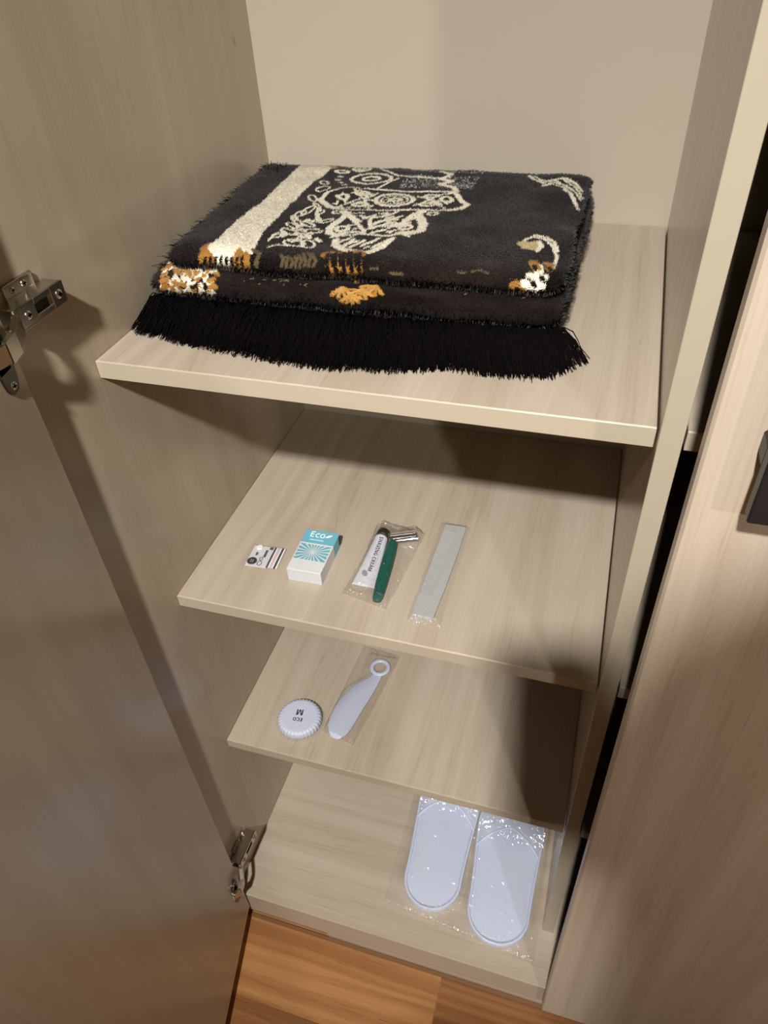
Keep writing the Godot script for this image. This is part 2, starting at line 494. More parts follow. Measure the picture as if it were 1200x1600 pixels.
	[3, 5, [259, 701, 283, 713, 285, 753]],
	[3, 3, [336, 711, 350, 728, 349, 747]],
	[3, 3, [351, 719, 360, 721, 361, 746]],
	[3, 3, [364, 722, 375, 733, 372, 745]],
	[3, 3, [374, 718, 382, 719, 384, 744]],
	[3, 3, [382, 708, 395, 725, 395, 744]],
	[3, 3, [389, 698, 408, 728, 406, 743]],
	[3, 3, [399, 693, 415, 713, 418, 742]],
	[3, 3, [413, 699, 431, 727, 429, 741]],
	[1, 16, [452, 701, 477, 709, 501, 702, 523, 691]],
	[1, 10, [465, 726, 473, 757]],
	[1, 12, [486, 711, 491, 743]],
	[1, 11, [509, 716, 520, 758]],
	[1, 9, [521, 700, 537, 744]],
	[3, 2, [613, 743, 641, 743]],
	[3, 2, [764, 730, 782, 730]],
	[3, 2, [795, 726, 811, 718, 832, 725]],
	[3, 2, [564, 737, 583, 738]],
	[0, 2, [402, 293, 400, 300, 394, 293]],
	[0, 2, [351, 352, 355, 369, 341, 364]],
	[0, 2, [414, 342, 416, 351, 409, 348]],
	[0, 3, [440, 383, 449, 384, 451, 394]],
	[0, 3, [581, 279, 581, 293, 571, 287]],
	[0, 2, [374, 355, 367, 344, 373, 341]],
	[0, 3, [412, 313, 420, 306, 428, 319]],
	[0, 2, [337, 324, 332, 314, 338, 313]],
	[0, 3, [449, 367, 454, 369, 454, 374]],
	[0, 3, [627, 322, 622, 326, 619, 319]],
	[0, 2, [568, 295, 557, 291, 558, 278]],
	[0, 2, [607, 333, 608, 346, 599, 343]],
	[0, 3, [397, 388, 398, 395, 393, 393]],
	[0, 3, [641, 331, 645, 329, 648, 335]],
	[0, 2, [431, 295, 421, 282, 428, 276]],
	[0, 3, [424, 301, 419, 305, 415, 297]],
	[0, 2, [604, 365, 596, 361, 597, 353]],
	[0, 2, [345, 296, 354, 308, 346, 313]],
	[0, 2, [367, 382, 370, 399, 356, 393]],
	[0, 3, [625, 344, 620, 345, 619, 339]],
	[0, 3, [423, 339, 420, 327, 429, 330]],
	[0, 3, [371, 292, 376, 285, 384, 295]],
	[0, 2, [642, 322, 645, 310, 654, 320]],
	[0, 3, [422, 378, 427, 367, 438, 379]],
	[0, 3, [434, 331, 438, 324, 444, 332]],
	[0, 2, [638, 355, 649, 362, 646, 373]],
	[0, 2, [372, 388, 384, 399, 378, 407]],
	[0, 3, [615, 330, 609, 333, 605, 323]],
	[0, 3, [574, 440, 583, 414]],
	[0, 4, [518, 454, 531, 436]],
	[0, 4, [578, 487, 588, 481]],
	[0, 4, [568, 490, 587, 477]],
	[0, 4, [400, 439, 412, 427]],
	[0, 3, [513, 438, 526, 419]],
	[0, 4, [465, 475, 474, 449]],
	[0, 4, [499, 532, 506, 521]],
	[0, 4, [568, 467, 578, 442]],
	[0, 3, [508, 481, 526, 470]],
	[0, 4, [549, 545, 566, 529]],
	[0, 3, [507, 532, 517, 510]],
	[0, 3, [538, 461, 550, 455]],
	[0, 4, [526, 416, 536, 399]],
	[0, 4, [563, 496, 575, 483]],
	[0, 3, [565, 461, 586, 447]],
	[0, 4, [544, 500, 558, 479]],
	[0, 4, [562, 492, 577, 484]],
	[0, 4, [526, 480, 536, 458]],
	[0, 3, [589, 455, 601, 440]],
	[0, 3, [488, 554, 498, 534]],
	[0, 4, [438, 522, 451, 515]],
	[0, 3, [468, 468, 471, 459]],
	[0, 4, [574, 523, 584, 518]],
	[0, 3, [556, 551, 566, 527]],
	[0, 4, [448, 497, 459, 491]],
	[0, 4, [578, 506, 589, 500]],
	[0, 4, [537, 459, 544, 445]],
	[0, 4, [576, 466, 590, 447]],
	[0, 4, [501, 504, 513, 482]],
	[0, 3, [547, 501, 562, 480]],
	[0, 4, [426, 440, 449, 429]],
	[0, 3, [519, 462, 524, 449]],
	[0, 3, [532, 484, 539, 477]],
	[0, 4, [413, 452, 418, 435]],
	[0, 4, [409, 469, 419, 462]],
	[0, 3, [422, 471, 439, 461]],
	[0, 3, [556, 505, 577, 495]],
	[0, 4, [527, 515, 541, 504]],
	[0, 3, [461, 546, 467, 538]],
	[0, 3, [486, 660, 492, 646]],
	[0, 3, [515, 632, 522, 618]],
	[0, 3, [490, 627, 497, 613]],
	[0, 3, [469, 607, 475, 593]],
	[0, 3, [559, 607, 566, 593]],
	[0, 3, [528, 614, 534, 600]],
	[0, 3, [535, 598, 542, 584]],
	[0, 3, [475, 643, 481, 629]],
	[0, 3, [456, 621, 462, 607]],
	[0, 3, [470, 664, 476, 650]],
	[0, 3, [524, 653, 531, 640]],
	[0, 3, [513, 645, 519, 631]],
	[0, 3, [555, 635, 562, 621]],
	[0, 3, [531, 616, 537, 602]],
	[0, 3, [479, 637, 486, 623]],
	[0, 3, [480, 634, 486, 620]],
	[0, 2, [351, 493, 352, 497, 352, 502, 350, 505, 346, 507, 343, 507, 339, 505, 337, 502, 336, 497, 336, 493, 338, 489, 342, 487, 345, 487, 349, 489, 351, 493]],
	[0, 2, [373, 609, 373, 611, 371, 612, 369, 612, 367, 610, 364, 606, 362, 603, 361, 599, 361, 597, 362, 596, 364, 596, 367, 598, 370, 602, 372, 605, 373, 609]],
	[0, 2, [357, 605, 357, 608, 355, 609, 352, 608, 348, 605, 345, 601, 342, 597, 341, 592, 341, 590, 343, 588, 346, 589, 349, 592, 353, 596, 355, 601, 357, 605]],
	[0, 2, [330, 428, 330, 430, 328, 430, 325, 427, 321, 423, 318, 418, 316, 413, 315, 410, 315, 408, 318, 408, 321, 411, 324, 415, 327, 420, 329, 425, 330, 428]],
	[0, 2, [336, 459, 336, 461, 335, 462, 333, 462, 330, 460, 328, 457, 326, 453, 325, 449, 325, 447, 326, 445, 328, 446, 330, 448, 333, 451, 335, 455, 336, 459]],
	[0, 2, [322, 490, 323, 493, 323, 496, 322, 500, 320, 503, 317, 504, 315, 504, 314, 503, 313, 500, 313, 496, 314, 493, 316, 490, 319, 488, 321, 488, 322, 490]],
	[0, 2, [350, 609, 352, 613, 354, 619, 354, 626, 354, 631, 352, 635, 350, 637, 348, 635, 346, 631, 345, 625, 344, 619, 345, 613, 346, 609, 348, 608, 350, 609]],
	[0, 2, [405, 620, 404, 622, 402, 622, 398, 621, 393, 618, 389, 615, 386, 612, 384, 610, 385, 609, 387, 609, 391, 610, 396, 612, 400, 615, 403, 618, 405, 620]],
	[0, 2, [336, 501, 336, 505, 334, 507, 331, 507, 326, 506, 321, 503, 317, 498, 315, 494, 315, 490, 317, 487, 320, 487, 325, 489, 330, 492, 334, 496, 336, 501]],
	[0, 2, [319, 530, 320, 534, 320, 538, 320, 542, 319, 546, 317, 548, 315, 549, 314, 547, 312, 544, 312, 540, 312, 536, 314, 532, 315, 529, 317, 529, 319, 530]],
	[0, 2, [324, 490, 325, 494, 325, 497, 324, 499, 322, 500, 319, 499, 317, 497, 315, 494, 314, 491, 314, 488, 315, 485, 317, 485, 320, 485, 322, 487, 324, 490]],
	[0, 2, [361, 503, 360, 506, 357, 505, 352, 501, 347, 495, 342, 489, 339, 482, 337, 477, 338, 475, 341, 475, 346, 479, 351, 485, 356, 492, 359, 498, 361, 503]],
	[0, 2, [328, 587, 329, 589, 330, 593, 331, 597, 330, 600, 329, 602, 328, 603, 327, 602, 325, 599, 324, 596, 324, 592, 324, 588, 325, 586, 327, 585, 328, 587]],
	[0, 2, [322, 565, 323, 569, 321, 571, 318, 571, 315, 571, 311, 568, 308, 565, 306, 561, 305, 558, 307, 556, 310, 555, 313, 556, 317, 558, 320, 562, 322, 565]],
	[0, 2, [343, 640, 343, 643, 341, 644, 337, 643, 333, 641, 329, 638, 326, 634, 324, 631, 324, 628, 326, 627, 329, 627, 334, 629, 338, 632, 341, 636, 343, 640]],
	[0, 2, [344, 477, 344, 480, 343, 481, 341, 481, 338, 479, 335, 476, 333, 472, 332, 468, 332, 465, 333, 463, 335, 463, 338, 465, 341, 469, 343, 473, 344, 477]],
	[0, 2, [305, 610, 306, 614, 305, 617, 304, 619, 301, 618, 298, 616, 296, 613, 294, 609, 293, 605, 293, 602, 295, 601, 297, 601, 300, 603, 303, 606, 305, 610]],
	[0, 2, [310, 607, 309, 610, 307, 610, 303, 608, 299, 603, 295, 598, 292, 593, 290, 588, 291, 585, 293, 585, 297, 587, 302, 592, 306, 597, 309, 603, 310, 607]],
	[0, 2, [367, 582, 368, 586, 368, 590, 367, 595, 365, 599, 363, 601, 360, 600, 358, 598, 357, 594, 357, 589, 357, 585, 359, 581, 362, 579, 364, 579, 367, 582]],
	[0, 2, [346, 574, 345, 576, 343, 577, 339, 575, 335, 571, 330, 566, 327, 560, 326, 556, 326, 554, 329, 553, 332, 556, 337, 559, 341, 565, 344, 570, 346, 574]],
	[4, 4, [451, 697, 466, 757]],
	[4, 4, [462, 702, 476, 741]],
	[4, 4, [469, 695, 485, 755]],
	[4, 4, [481, 700, 494, 739]],
	[4, 4, [488, 692, 505, 753]],
	[4, 4, [499, 698, 513, 738]],
	[4, 4, [506, 690, 524, 752]],
	[4, 4, [517, 695, 531, 736]],
	[4, 4, [524, 687, 542, 751]],
	[4, 3, [148, 742, 142, 768]],
	[4, 3, [162, 741, 158, 765]],
	[4, 3, [176, 740, 174, 762]],
	[4, 3, [190, 739, 189, 759]],
	[4, 3, [203, 738, 204, 758]],
	[4, 3, [217, 737, 219, 756]],
	[4, 3, [231, 736, 233, 755]],
	[4, 3, [244, 734, 247, 754]],
	[4, 4, [898, 757, 912, 822]],
	[4, 4, [920, 822, 926, 822]],
	[4, 4, [889, 822, 895, 822]],
	[4, 4, [924, 684, 930, 699]],
	[4, 4, [957, 691, 962, 704]],
	[4, 4, [930, 739, 935, 746]],
	[4, 4, [946, 725, 951, 733]],
]
const RUG_BAND := [115, 0, 132, 220, 146, 411, 138, 535, 151, 654, 147, 731, 267, 720, 247, 609, 238, 472, 231, 320, 234, 148, 236, 0]

# ---------------------------------------------------------------- the setting
func build_room() -> void:
	var x0 := -1.15
	var x1 := 2.2
	var z0 := -0.5
	var z1 := 3.8
	var top := CEILING
	var s := Shape.new()
	s.box(Vector3(x0 - 0.1, -0.08, z0 - 0.1), Vector3(x1 + 0.1, -0.008, z1 + 0.1))
	var fl := struct("floor", s, M.brown)
	# laminate planks: rows run along x, each plank a board of its own
	var row := 0
	var z := 0.045
	while z < z1:
		var zz := minf(z + 0.19, z1)
		var x := x0
		var cut: float = [0.385, 0.93, -0.1, 0.62, 0.15, -0.35, 0.8, 0.4, 0.0, 0.5][row % 10]
		while cut > x0 + 0.05: cut -= 1.2
		if cut <= x0 + 0.05: cut += 1.2
		while x < x1:
			var xx := minf(cut, x1)
			var dark := (row == 0 and x > 0.3) or (row == 1) or (row > 1 and rng.randf() < 0.4)
			board("plank", fl, Vector3(x, -0.008, z), Vector3(xx, 0.0, zz), M.floor_b if dark else M.floor_a, 0, 0.0007)
			x = xx
			cut += 1.2
		z = zz
		row += 1
	s = Shape.new()
	s.box(Vector3(x0 - 0.1, top, z0 - 0.1), Vector3(x1 + 0.1, top + 0.08, z1 + 0.1))
	struct("ceiling", s, M.ceiling)
	s = Shape.new()
	s.box(Vector3(x0 - 0.1, -0.08, z0 - 0.1), Vector3(x1 + 0.1, top, z0))
	struct("wall_back", s, M.plaster)
	s = Shape.new()
	s.box(Vector3(x0 - 0.1, -0.08, z1), Vector3(x1 + 0.1, top, z1 + 0.1))
	struct("wall_front", s, M.plaster)
	s = Shape.new()
	s.box(Vector3(x0 - 0.1, -0.08, z0), Vector3(x0, top, z1))
	struct("wall_left", s, M.plaster)
	s = Shape.new()
	s.box(Vector3(x1, -0.08, z0), Vector3(x1 + 0.1, top, z1))
	struct("wall_right", s, M.plaster)
	# dark sealing strip where the laminate meets the wardrobe
	s = Shape.new()
	s.box(Vector3(-0.02, 0.0, 0.1026), Vector3(0.56, 0.003, 0.1095), 0.0006)
	struct("trim_1", s, M.brown)

func build_lamp(at: Vector3, label: String, energy: float, cone: float, soft: float) -> void:
	var t := thing("downlight", label, "lamp", Vector3(at.x, CEILING, at.z), 0.0, "ceiling downlights")
	var s := Shape.new()
	s.lathe([Vector2(0.046, 0.0), Vector2(0.046, -0.004), Vector2(0.052, -0.008), Vector2(0.06, -0.006), Vector2(0.062, 0.0), Vector2(0.046, 0.0)], Vector3.ZERO, 40)
	s.soften()
	part("trim_ring", s, M.white, t)
	s = Shape.new()
	s.lathe([Vector2(0.0, 0.0), Vector2(0.045, 0.0), Vector2(0.045, -0.003), Vector2(0.0, -0.003)], Vector3.ZERO, 32)
	s.soften()
	var g := mat(Color(1.0, 0.95, 0.87), 0.4)
	g.emission_enabled = true
	g.emission = LAMP_COLOR
	g.emission_energy_multiplier = 3.0
	part("diffuser", s, g, t)
	var l := SpotLight3D.new()
	l.name = "downlight_beam"
	l.light_color = LAMP_COLOR
	l.light_energy = energy
	l.light_size = 0.042 if cone < 80.0 else 0.05
	l.spot_angle = cone
	l.spot_angle_attenuation = soft
	l.spot_range = 8.0
	l.spot_attenuation = 2.0
	l.shadow_enabled = true
	l.rotation_degrees.x = -90
	t.add_child(l)
	l.global_position = at

# ---------------------------------------------------------------- the wardrobe
func build_wardrobe() -> void:
	var top := 2.13
	var back := -0.458
	var w := thing("wardrobe", "pale oak laminate wardrobe with an open left door and four shelf boards", "wardrobe", Vector3(0.54, 0, -0.17))
	board("side_panel", w, Vector3(-0.019, 0, back - 0.01), Vector3(0, top, 0.1026), M.oak_plain, 1)
	board("side_panel", w, Vector3(1.0985, 0, back - 0.01), Vector3(1.1175, top, 0.1026), M.oak, 1)
	board("top_panel", w, Vector3(-0.019, top, back - 0.01), Vector3(1.1175, top + 0.019, 0.1026), M.oak, 0)
	var bp := board("back_panel", w, Vector3(0.0, BASE_TOP, back - 0.01), Vector3(1.0985, top, back), M.back, 1, 0.0)
	bp.set_meta("label", "plain cream back panel")
	# divider between the two compartments with its plain front edge
	var dv := board("divider", w, Vector3(0.54, BASE_TOP, back), Vector3(0.5585, top, 0.0148), M.oak_plain, 1)
	board("edge_band", dv, Vector3(0.54, BASE_TOP, 0.0148), Vector3(0.5585, top, 0.0158), M.band, 1, 0.0004)
	# shelves: left compartment, then the strip of right-hand ones seen beside the closed door
	for y in [SHELF_A, SHELF_B, SHELF_C]:
		var th := 0.0194 if y == SHELF_A else 0.0186
		var sh := board("shelf", w, Vector3(0.0004, y - th, back + 0.001), Vector3(0.5385, y, -0.0012), M.oak, 2)
		board("edge_band", sh, Vector3(0.0004, y - th, -0.0012), Vector3(0.5385, y, 0.0), M.band, 0, 0.0006)
		if y != SHELF_A: sh.set_meta("label", "middle shelf of pale oak" if y == SHELF_B else "lower shelf of pale oak")
	for y in [SHELF_A, SHELF_B, SHELF_C]:
		var sh := board("shelf", w, Vector3(0.5625, y - 0.0186, back + 0.001), Vector3(1.098, y, -0.0012), M.oak, 0)
		board("edge_band", sh, Vector3(0.5625, y - 0.0186, -0.0012), Vector3(1.098, y, 0.0), M.band, 0, 0.0006)
	# thin rail fixed under the top shelf
	board("shelf_rail", w, Vector3(0.11, SHELF_A - 0.0194 - 0.012, -0.44), Vector3(0.5385, SHELF_A - 0.0196, -0.425), M.oak, 0)
	board("base_board", w, Vector3(0.0, 0.016, back), Vector3(1.0985, BASE_TOP, 0.1026), M.oak, 0, 0.0012)
	board("plinth", w, Vector3(0.0, 0.0005, 0.08), Vector3(0.168, 0.016, 0.0985), M.brown, 0)
	board("plinth", w, Vector3(0.168, 0.0005, 0.08), Vector3(1.0985, 0.016, 0.1022), M.oak, 0)
	# closed right door with black pull
	var rd := board("door", w, Vector3(0.5567, 0.044, 0.1046), Vector3(1.115, top, 0.1232), M.oak, 1, 0.0022)
	rd.set_meta("label", "closed oak door with a black pull")
	var hs := Shape.new()
	hs.box(Vector3(0.0, 0.0, 0.018), Vector3(0.024, 0.2, 0.031), 0.0012)
	hs.box(Vector3(0.0, 0.034, 0.0), Vector3(0.024, 0.05, 0.019), 0.0012)
	hs.box(Vector3(0.0, 0.15, 0.0), Vector3(0.024, 0.166, 0.019), 0.0012)
	var hd := part("handle", hs, M.black, rd, Vector3(0.5868 - (0.5567 + 1.115) / 2, 1.1605 - 0.044, 0.1232 - (0.1046 + 0.1232) / 2))
	hd.set_meta("label", "square black metal door pull")
	# open left door, hinged on the left side panel
	var ds := Shape.new()
	ds.box(Vector3(-0.0186, 0.0, 0.0), Vector3(0.0, top - 0.044, 0.54), 0.0012, 1, Vector2(0.31, 0.4))
	var door := part("door", ds, M.oak_plain, w, Vector3(0.0185, 0.044, 0.1056) - w.position)
	door.rotation_degrees.y = 12.3
	door.set_meta("label", "inner face of the open left door")
	for y in [1.21, 0.178]:
		build_hinge(w, y)
	# chipped spot high on the left side panel
	var ch := Shape.new()
	for q in [[1.3265, 1.341, -0.4135, -0.4118, 0.003], [1.327, 1.336, -0.4098, -0.4085, -0.002]]:
		ch.face([Vector3(0.0004, q[0], q[2]), Vector3(0.0004, q[0], q[3]), Vector3(0.0004, q[1], q[3] + q[4] * 0.3), Vector3(0.0004, q[1], q[2] + q[4] * 0.5)])
	var chip := part("chip", ch, M.back, w, -w.position)
	chip.set_meta("label", "small pale chip in the laminate")

func screw(parent: Node3D, at: Vector3, r := 0.0032) -> void:
	# pan-head screw whose axis is x
	var s := Shape.new()
	var prof := [Vector2(0.0, 0.0), Vector2(r, 0.0), Vector2(r, 0.0006), Vector2(r * 0.75, 0.0014), Vector2(0.0, 0.0016)]
	s.lathe(prof, Vector3.ZERO, 16)
	for k in s.v.size():
		s.v[k] = Vector3(s.v[k].y, s.v[k].x, s.v[k].z)
	s.soften()
	var o := part("screw", s, M.steel, parent, at)
	var c := Shape.new()
	c.box(Vector3(0.0012, -r * 0.55, -r * 0.13), Vector3(0.0018, r * 0.55, r * 0.13), 0.0)
	c.box(Vector3(0.0012, -r * 0.13, -r * 0.55), Vector3(0.0018, r * 0.13, r * 0.55), 0.0)
	c.soften(false, false)
	# the cross recess is cut dark into the head: a piece of the same screw
	var am := o.mesh as ArrayMesh
	var arr := []
	arr.resize(Mesh.ARRAY_MAX)
	arr[Mesh.ARRAY_VERTEX] = c.v; arr[Mesh.ARRAY_NORMAL] = c.n; arr[Mesh.ARRAY_INDEX] = c.ix
	am.add_surface_from_arrays(Mesh.PRIMITIVE_TRIANGLES, arr)
	am.surface_set_material(1, M.hole)

func build_hinge(w: Node3D, y: float) -> void:
	var off := Vector3(0, y, 0) - w.position
	var s := Shape.new()
	# mounting plate: wing plate with a raised rim, screwed to the side panel
	s.box(Vector3(0.0, -0.021, 0.041), Vector3(0.0016, 0.022, 0.078), 0.0006)
	for r in [[-0.021, -0.0195, 0.041, 0.078], [0.0205, 0.022, 0.041, 0.078], [-0.021, 0.022, 0.041, 0.0425], [-0.021, 0.022, 0.0765, 0.078]]:
		s.box(Vector3(0.0, r[0], r[2]), Vector3(0.0034, r[1], r[3]), 0.0005)
	var h := part("hinge", s, M.steel, w, off)
	h.set_meta("label", "nickel cup hinge")
	screw(h, Vector3(0.0016, 0.0152, 0.0525))
	screw(h, Vector3(0.0012, 0.0152, 0.067), 0.0028)
	screw(h, Vector3(0.0016, -0.0152, 0.0595))
	# arm: folded steel channel with two screws and a slot
	s = Shape.new()
	s.box(Vector3(0.0016, -0.0098, 0.03), Vector3(0.0205, -0.0084, 0.092), 0.0005)
	s.box(Vector3(0.0016, 0.0084, 0.03), Vector3(0.0205, 0.0098, 0.092), 0.0005)
	s.box(Vector3(0.019, -0.0098, 0.028), Vector3(0.0205, 0.0098, 0.046), 0.0005)
	s.box(Vector3(0.019, -0.0098, 0.046), Vector3(0.0205, -0.0046, 0.068), 0.0004)
	s.box(Vector3(0.019, 0.0046, 0.046), Vector3(0.0205, 0.0098, 0.068), 0.0004)
	s.box(Vector3(0.019, -0.0098, 0.068), Vector3(0.0205, 0.0098, 0.094), 0.0005)
	var arm := part("hinge_arm", s, M.steel, h)
	screw(h, Vector3(0.0205, 0.0, 0.037), 0.0042)
	screw(h, Vector3(0.0205, 0.0, 0.079), 0.0038)
	s = Shape.new()
	s.box(Vector3(0.006, -0.008, 0.047), Vector3(0.0165, 0.008, 0.067), 0.0005)
	part("slot_core", s, M.hole, h)
	# cranked link between the arm and the cup in the door
	s = Shape.new()
	var path := [Vector3(0.016, 0, 0.086), Vector3(0.024, -0.002, 0.098), Vector3(0.032, -0.006, 0.112), Vector3(0.033, -0.009, 0.126), Vector3(0.027, -0.011, 0.137), Vector3(0.02, -0.012, 0.143)]
	for k in path.size() - 1:
		var a: Vector3 = path[k]
		var b: Vector3 = path[k + 1]
		var dir := (b - a).normalized()
		var up := Vector3.UP
		var side := dir.cross(up).normalized() * 0.0024
		var hh := 0.0095 if k < 3 else 0.008
		var c := [a - side - up * hh, a + side - up * hh, a + side + up * hh, a - side + up * hh]
		var e := [b - side - up * hh, b + side - up * hh, b + side + up * hh, b - side + up * hh]
		for q in 4:
			s.face([c[q], c[(q + 1) % 4], e[(q + 1) % 4], e[q]])
		s.face([c[3], c[2], c[1], c[0]]); s.face([e[0], e[1], e[2], e[3]])
	part("link", s, M.steel, h)
	# cup flange screwed to the door
	s = Shape.new()
	var ol := PackedVector2Array()
	for k in 28:
		var a := TAU * k / 28.0
		var q := Vector2(cos(a), sin(a))
		q = Vector2(signf(q.x) * pow(absf(q.x), 0.6) * 0.033, signf(q.y) * pow(absf(q.y), 0.75) * 0.0115)
		ol.append(q)
	s.prism(ol, 0.0, 0.0022, 0.0006)
	for k in s.v.size():
		s.v[k] = Vector3(s.v[k].y, s.v[k].x, s.v[k].z)
		s.n[k] = Vector3(s.n[k].y, s.n[k].x, s.n[k].z)
	for k in range(0, s.ix.size(), 3):
		var t := s.ix[k]; s.ix[k] = s.ix[k + 1]; s.ix[k + 1] = t
	var fl := part("cup_flange", s, M.steel_dark, h, Vector3(0.0228, -0.014, 0.1268))
	fl.rotation_degrees.y = 12.3
	var cup := Shape.new()
	cup.box(Vector3(0.0018, -0.012, -0.006), Vector3(0.0026, 0.012, 0.0105), 0.0003)
	cup.soften(false, false)
	var am := fl.mesh as ArrayMesh
	var arr := []
	arr.resize(Mesh.ARRAY_MAX)
	arr[Mesh.ARRAY_VERTEX] = cup.v; arr[Mesh.ARRAY_NORMAL] = cup.n; arr[Mesh.ARRAY_INDEX] = cup.ix
	am.add_surface_from_arrays(Mesh.PRIMITIVE_TRIANGLES, arr)
	am.surface_set_material(1, M.hole)
	screw(h, Vector3(0.0248, -0.0395, 0.1268), 0.0036)
	screw(h, Vector3(0.0248, 0.0125, 0.1268), 0.0036)

func up_facing(sh: Shape) -> void:
	for k in sh.n.size():
		if sh.n[k].y < 0: sh.n[k] = -sh.n[k]
	for k in range(0, sh.ix.size(), 3):
		var a := sh.v[sh.ix[k]]
		var b := sh.v[sh.ix[k + 1]]
		var c := sh.v[sh.ix[k + 2]]
		if (b - a).cross(c - a).y < 0:
			var t := sh.ix[k]; sh.ix[k] = sh.ix[k + 1]; sh.ix[k + 1] = t

# ---------------------------------------------------------------- clear film draped over things
func drape(called: String, parent: Node3D, c00: Vector2, c10: Vector2, c11: Vector2, c01: Vector2, base: float, height: Callable, m: Material, amp := 0.0012, crinkle := 0.0016, sd := 1, step := 0.0012, spread := 1.0) -> MeshInstance3D:
	var f := FastNoiseLite.new()
	f.seed = sd
	f.frequency = 1.0
	f.fractal_type = FastNoiseLite.FRACTAL_RIDGED
	f.fractal_octaves = 2
	var o := parent.position
	var nu := int((c10 - c00).length() / step)
	var nv := int((c01 - c00).length() / step)
	var rows := []
	for r in nv + 1:
		var row := []
		var t := float(r) / nv
		for c in nu + 1:
			var s := float(c) / nu
			var p := c00.lerp(c10, s).lerp(c01.lerp(c11, s), t)
			var wob := f.get_noise_2d(t * 9.0 + 40.0, s * 3.0) * 0.0016
			p += (c10 - c00).normalized() * wob * sin(PI * t)
			var ends := minf(t, 1.0 - t) * (c01 - c00).length()
			var e := minf(minf(s, 1.0 - s) * (c10 - c00).length(), ends)
			var rise := smoothstep(0.0, 0.006, e)
			# long soft folds, and tight crinkles gathered at the sealed ends and in patches
			var k := f.get_noise_2d(p.x * 55.0, p.y * 45.0)
			var fine := f.get_noise_2d(p.x * 190.0 + 7.0, p.y * 150.0)
			var patch := maxf(smoothstep(0.03, 0.004, ends), smoothstep(0.25, 0.7, f.get_noise_2d(p.x * 26.0 + 90.0, p.y * 26.0)) * spread)
			var y: float = base + 0.0008 + rise * (height.call(p) + amp * (0.6 + k)) + crinkle * patch * maxf(0.0, 0.55 + fine) * smoothstep(0.0, 0.002, e)
			row.append(Vector3(p.x, y, p.y) - o)
		rows.append(row)
	var sh := Shape.new()
	sh.grid(rows)
	sh.soften(false, false)
	up_facing(sh)
	return part(called, sh, m, parent)

# ---------------------------------------------------------------- small things on the shelves
func printed(w: int, h: int, painter: Callable) -> ImageTexture:
	var im := Image.create(w, h, false, Image.FORMAT_RGB8)
	for y in h:
		for x in w:
			im.set_pixel(x, y, painter.call((x + 0.5) / w, (y + 0.5) / h))
	return ImageTexture.create_from_image(im)

func build_sewing_kit() -> void:
	var t := thing("sewing_kit", "small clear sewing kit packet with black button and striped threads", "sewing kit", Vector3(0.0865, SHELF_B, -0.095), 0.06)
	var s := Shape.new()
	s.box(Vector3(-0.023, 0.0003, -0.02), Vector3(0.008, 0.0011, 0.02), 0.0002)
	part("card", s, M.white, t)
	var tones := [rgb(34, 34, 40), rgb(236, 234, 236), rgb(222, 186, 204), rgb(238, 236, 238), rgb(40, 40, 48), rgb(240, 240, 240)]
	for k in 6:
		s = Shape.new()
		var x := 0.0085 + k * 0.0027
		s.tube([Vector3(x, 0.0016, -0.0195), Vector3(x, 0.0019, 0), Vector3(x, 0.0016, 0.0195)], [0.0013], 8, 0.7)
		s.soften()
		part("thread", s, mat(tones[k], 0.8), t)
	s = Shape.new()
	s.lathe([Vector2(0, 0.0011), Vector2(0.0062, 0.0011), Vector2(0.0068, 0.0018), Vector2(0.0066, 0.0026), Vector2(0.0054, 0.0024), Vector2(0.0, 0.0022)], Vector3(-0.0155, 0, 0.011), 24)
	s.soften()
	var bt := part("button", s, M.black, t)
	bt.set_meta("label", "black button")
	for q in [Vector2(-1, -1), Vector2(1, -1), Vector2(-1, 1), Vector2(1, 1)]:
		s = Shape.new()
		s.lathe([Vector2(0.0007, 0.0023), Vector2(0.0007, 0.0026), Vector2(0, 0.0026)], Vector3(-0.0155 + q.x * 0.0014, 0, 0.011 + q.y * 0.0014), 8)
		s.soften(false)
		part("button_hole", s, M.white, bt)
	s = Shape.new()
	s.lathe([Vector2(0, 0.0011), Vector2(0.0044, 0.0011), Vector2(0.0048, 0.0019), Vector2(0.0042, 0.0025), Vector2(0.0, 0.0021)], Vector3(-0.0145, 0, -0.0165), 20)
	s.soften()
	part("button", s, mat(rgb(244, 243, 240), 0.3), t)
	# safety pin, press stud and a folded needle slip
	s = Shape.new()
	var ring := []
	for k in 17:
		var a := TAU * k / 16.0
		ring.append(Vector3(-0.004 + cos(a) * 0.003, 0.0017, 0.0135 + sin(a) * 0.0042))
	s.tube(ring, [0.0004], 6)
	ring = []
	for k in 17:
		var a := TAU * k / 16.0
		ring.append(Vector3(-0.0045 + cos(a) * 0.0022, 0.0017, 0.005 + sin(a) * 0.003))
	s.tube(ring, [0.0004], 6)
	s.soften(false)
	part("safety_pin", s, M.steel_dark, t)
	s = Shape.new()
	s.box(Vector3(-0.0035, 0.0011, -0.013), Vector3(0.0, 0.0016, 0.001), 0.0001)
	s.box(Vector3(-0.0155, 0.0011, -0.007), Vector3(-0.0125, 0.0016, -0.001), 0.0001)
	s.box(Vector3(0.0005, 0.0011, -0.0195), Vector3(0.0055, 0.0016, -0.0145), 0.0001)
	part("needle_slip", s, mat(rgb(70, 70, 74), 0.5), t)
	var f := drape("packet", t, Vector2(-0.0285, -0.0225), Vector2(0.0265, -0.0225), Vector2(0.0265, 0.0225), Vector2(-0.0285, 0.0225), 0.0, func(_p): return 0.0026, M.film, 0.0005, 0.0005, 5, 0.0009)
	f.position = Vector3.ZERO
	# drape works in world coordinates; bring it back to the thing's own
	shift_mesh(f, t.position)

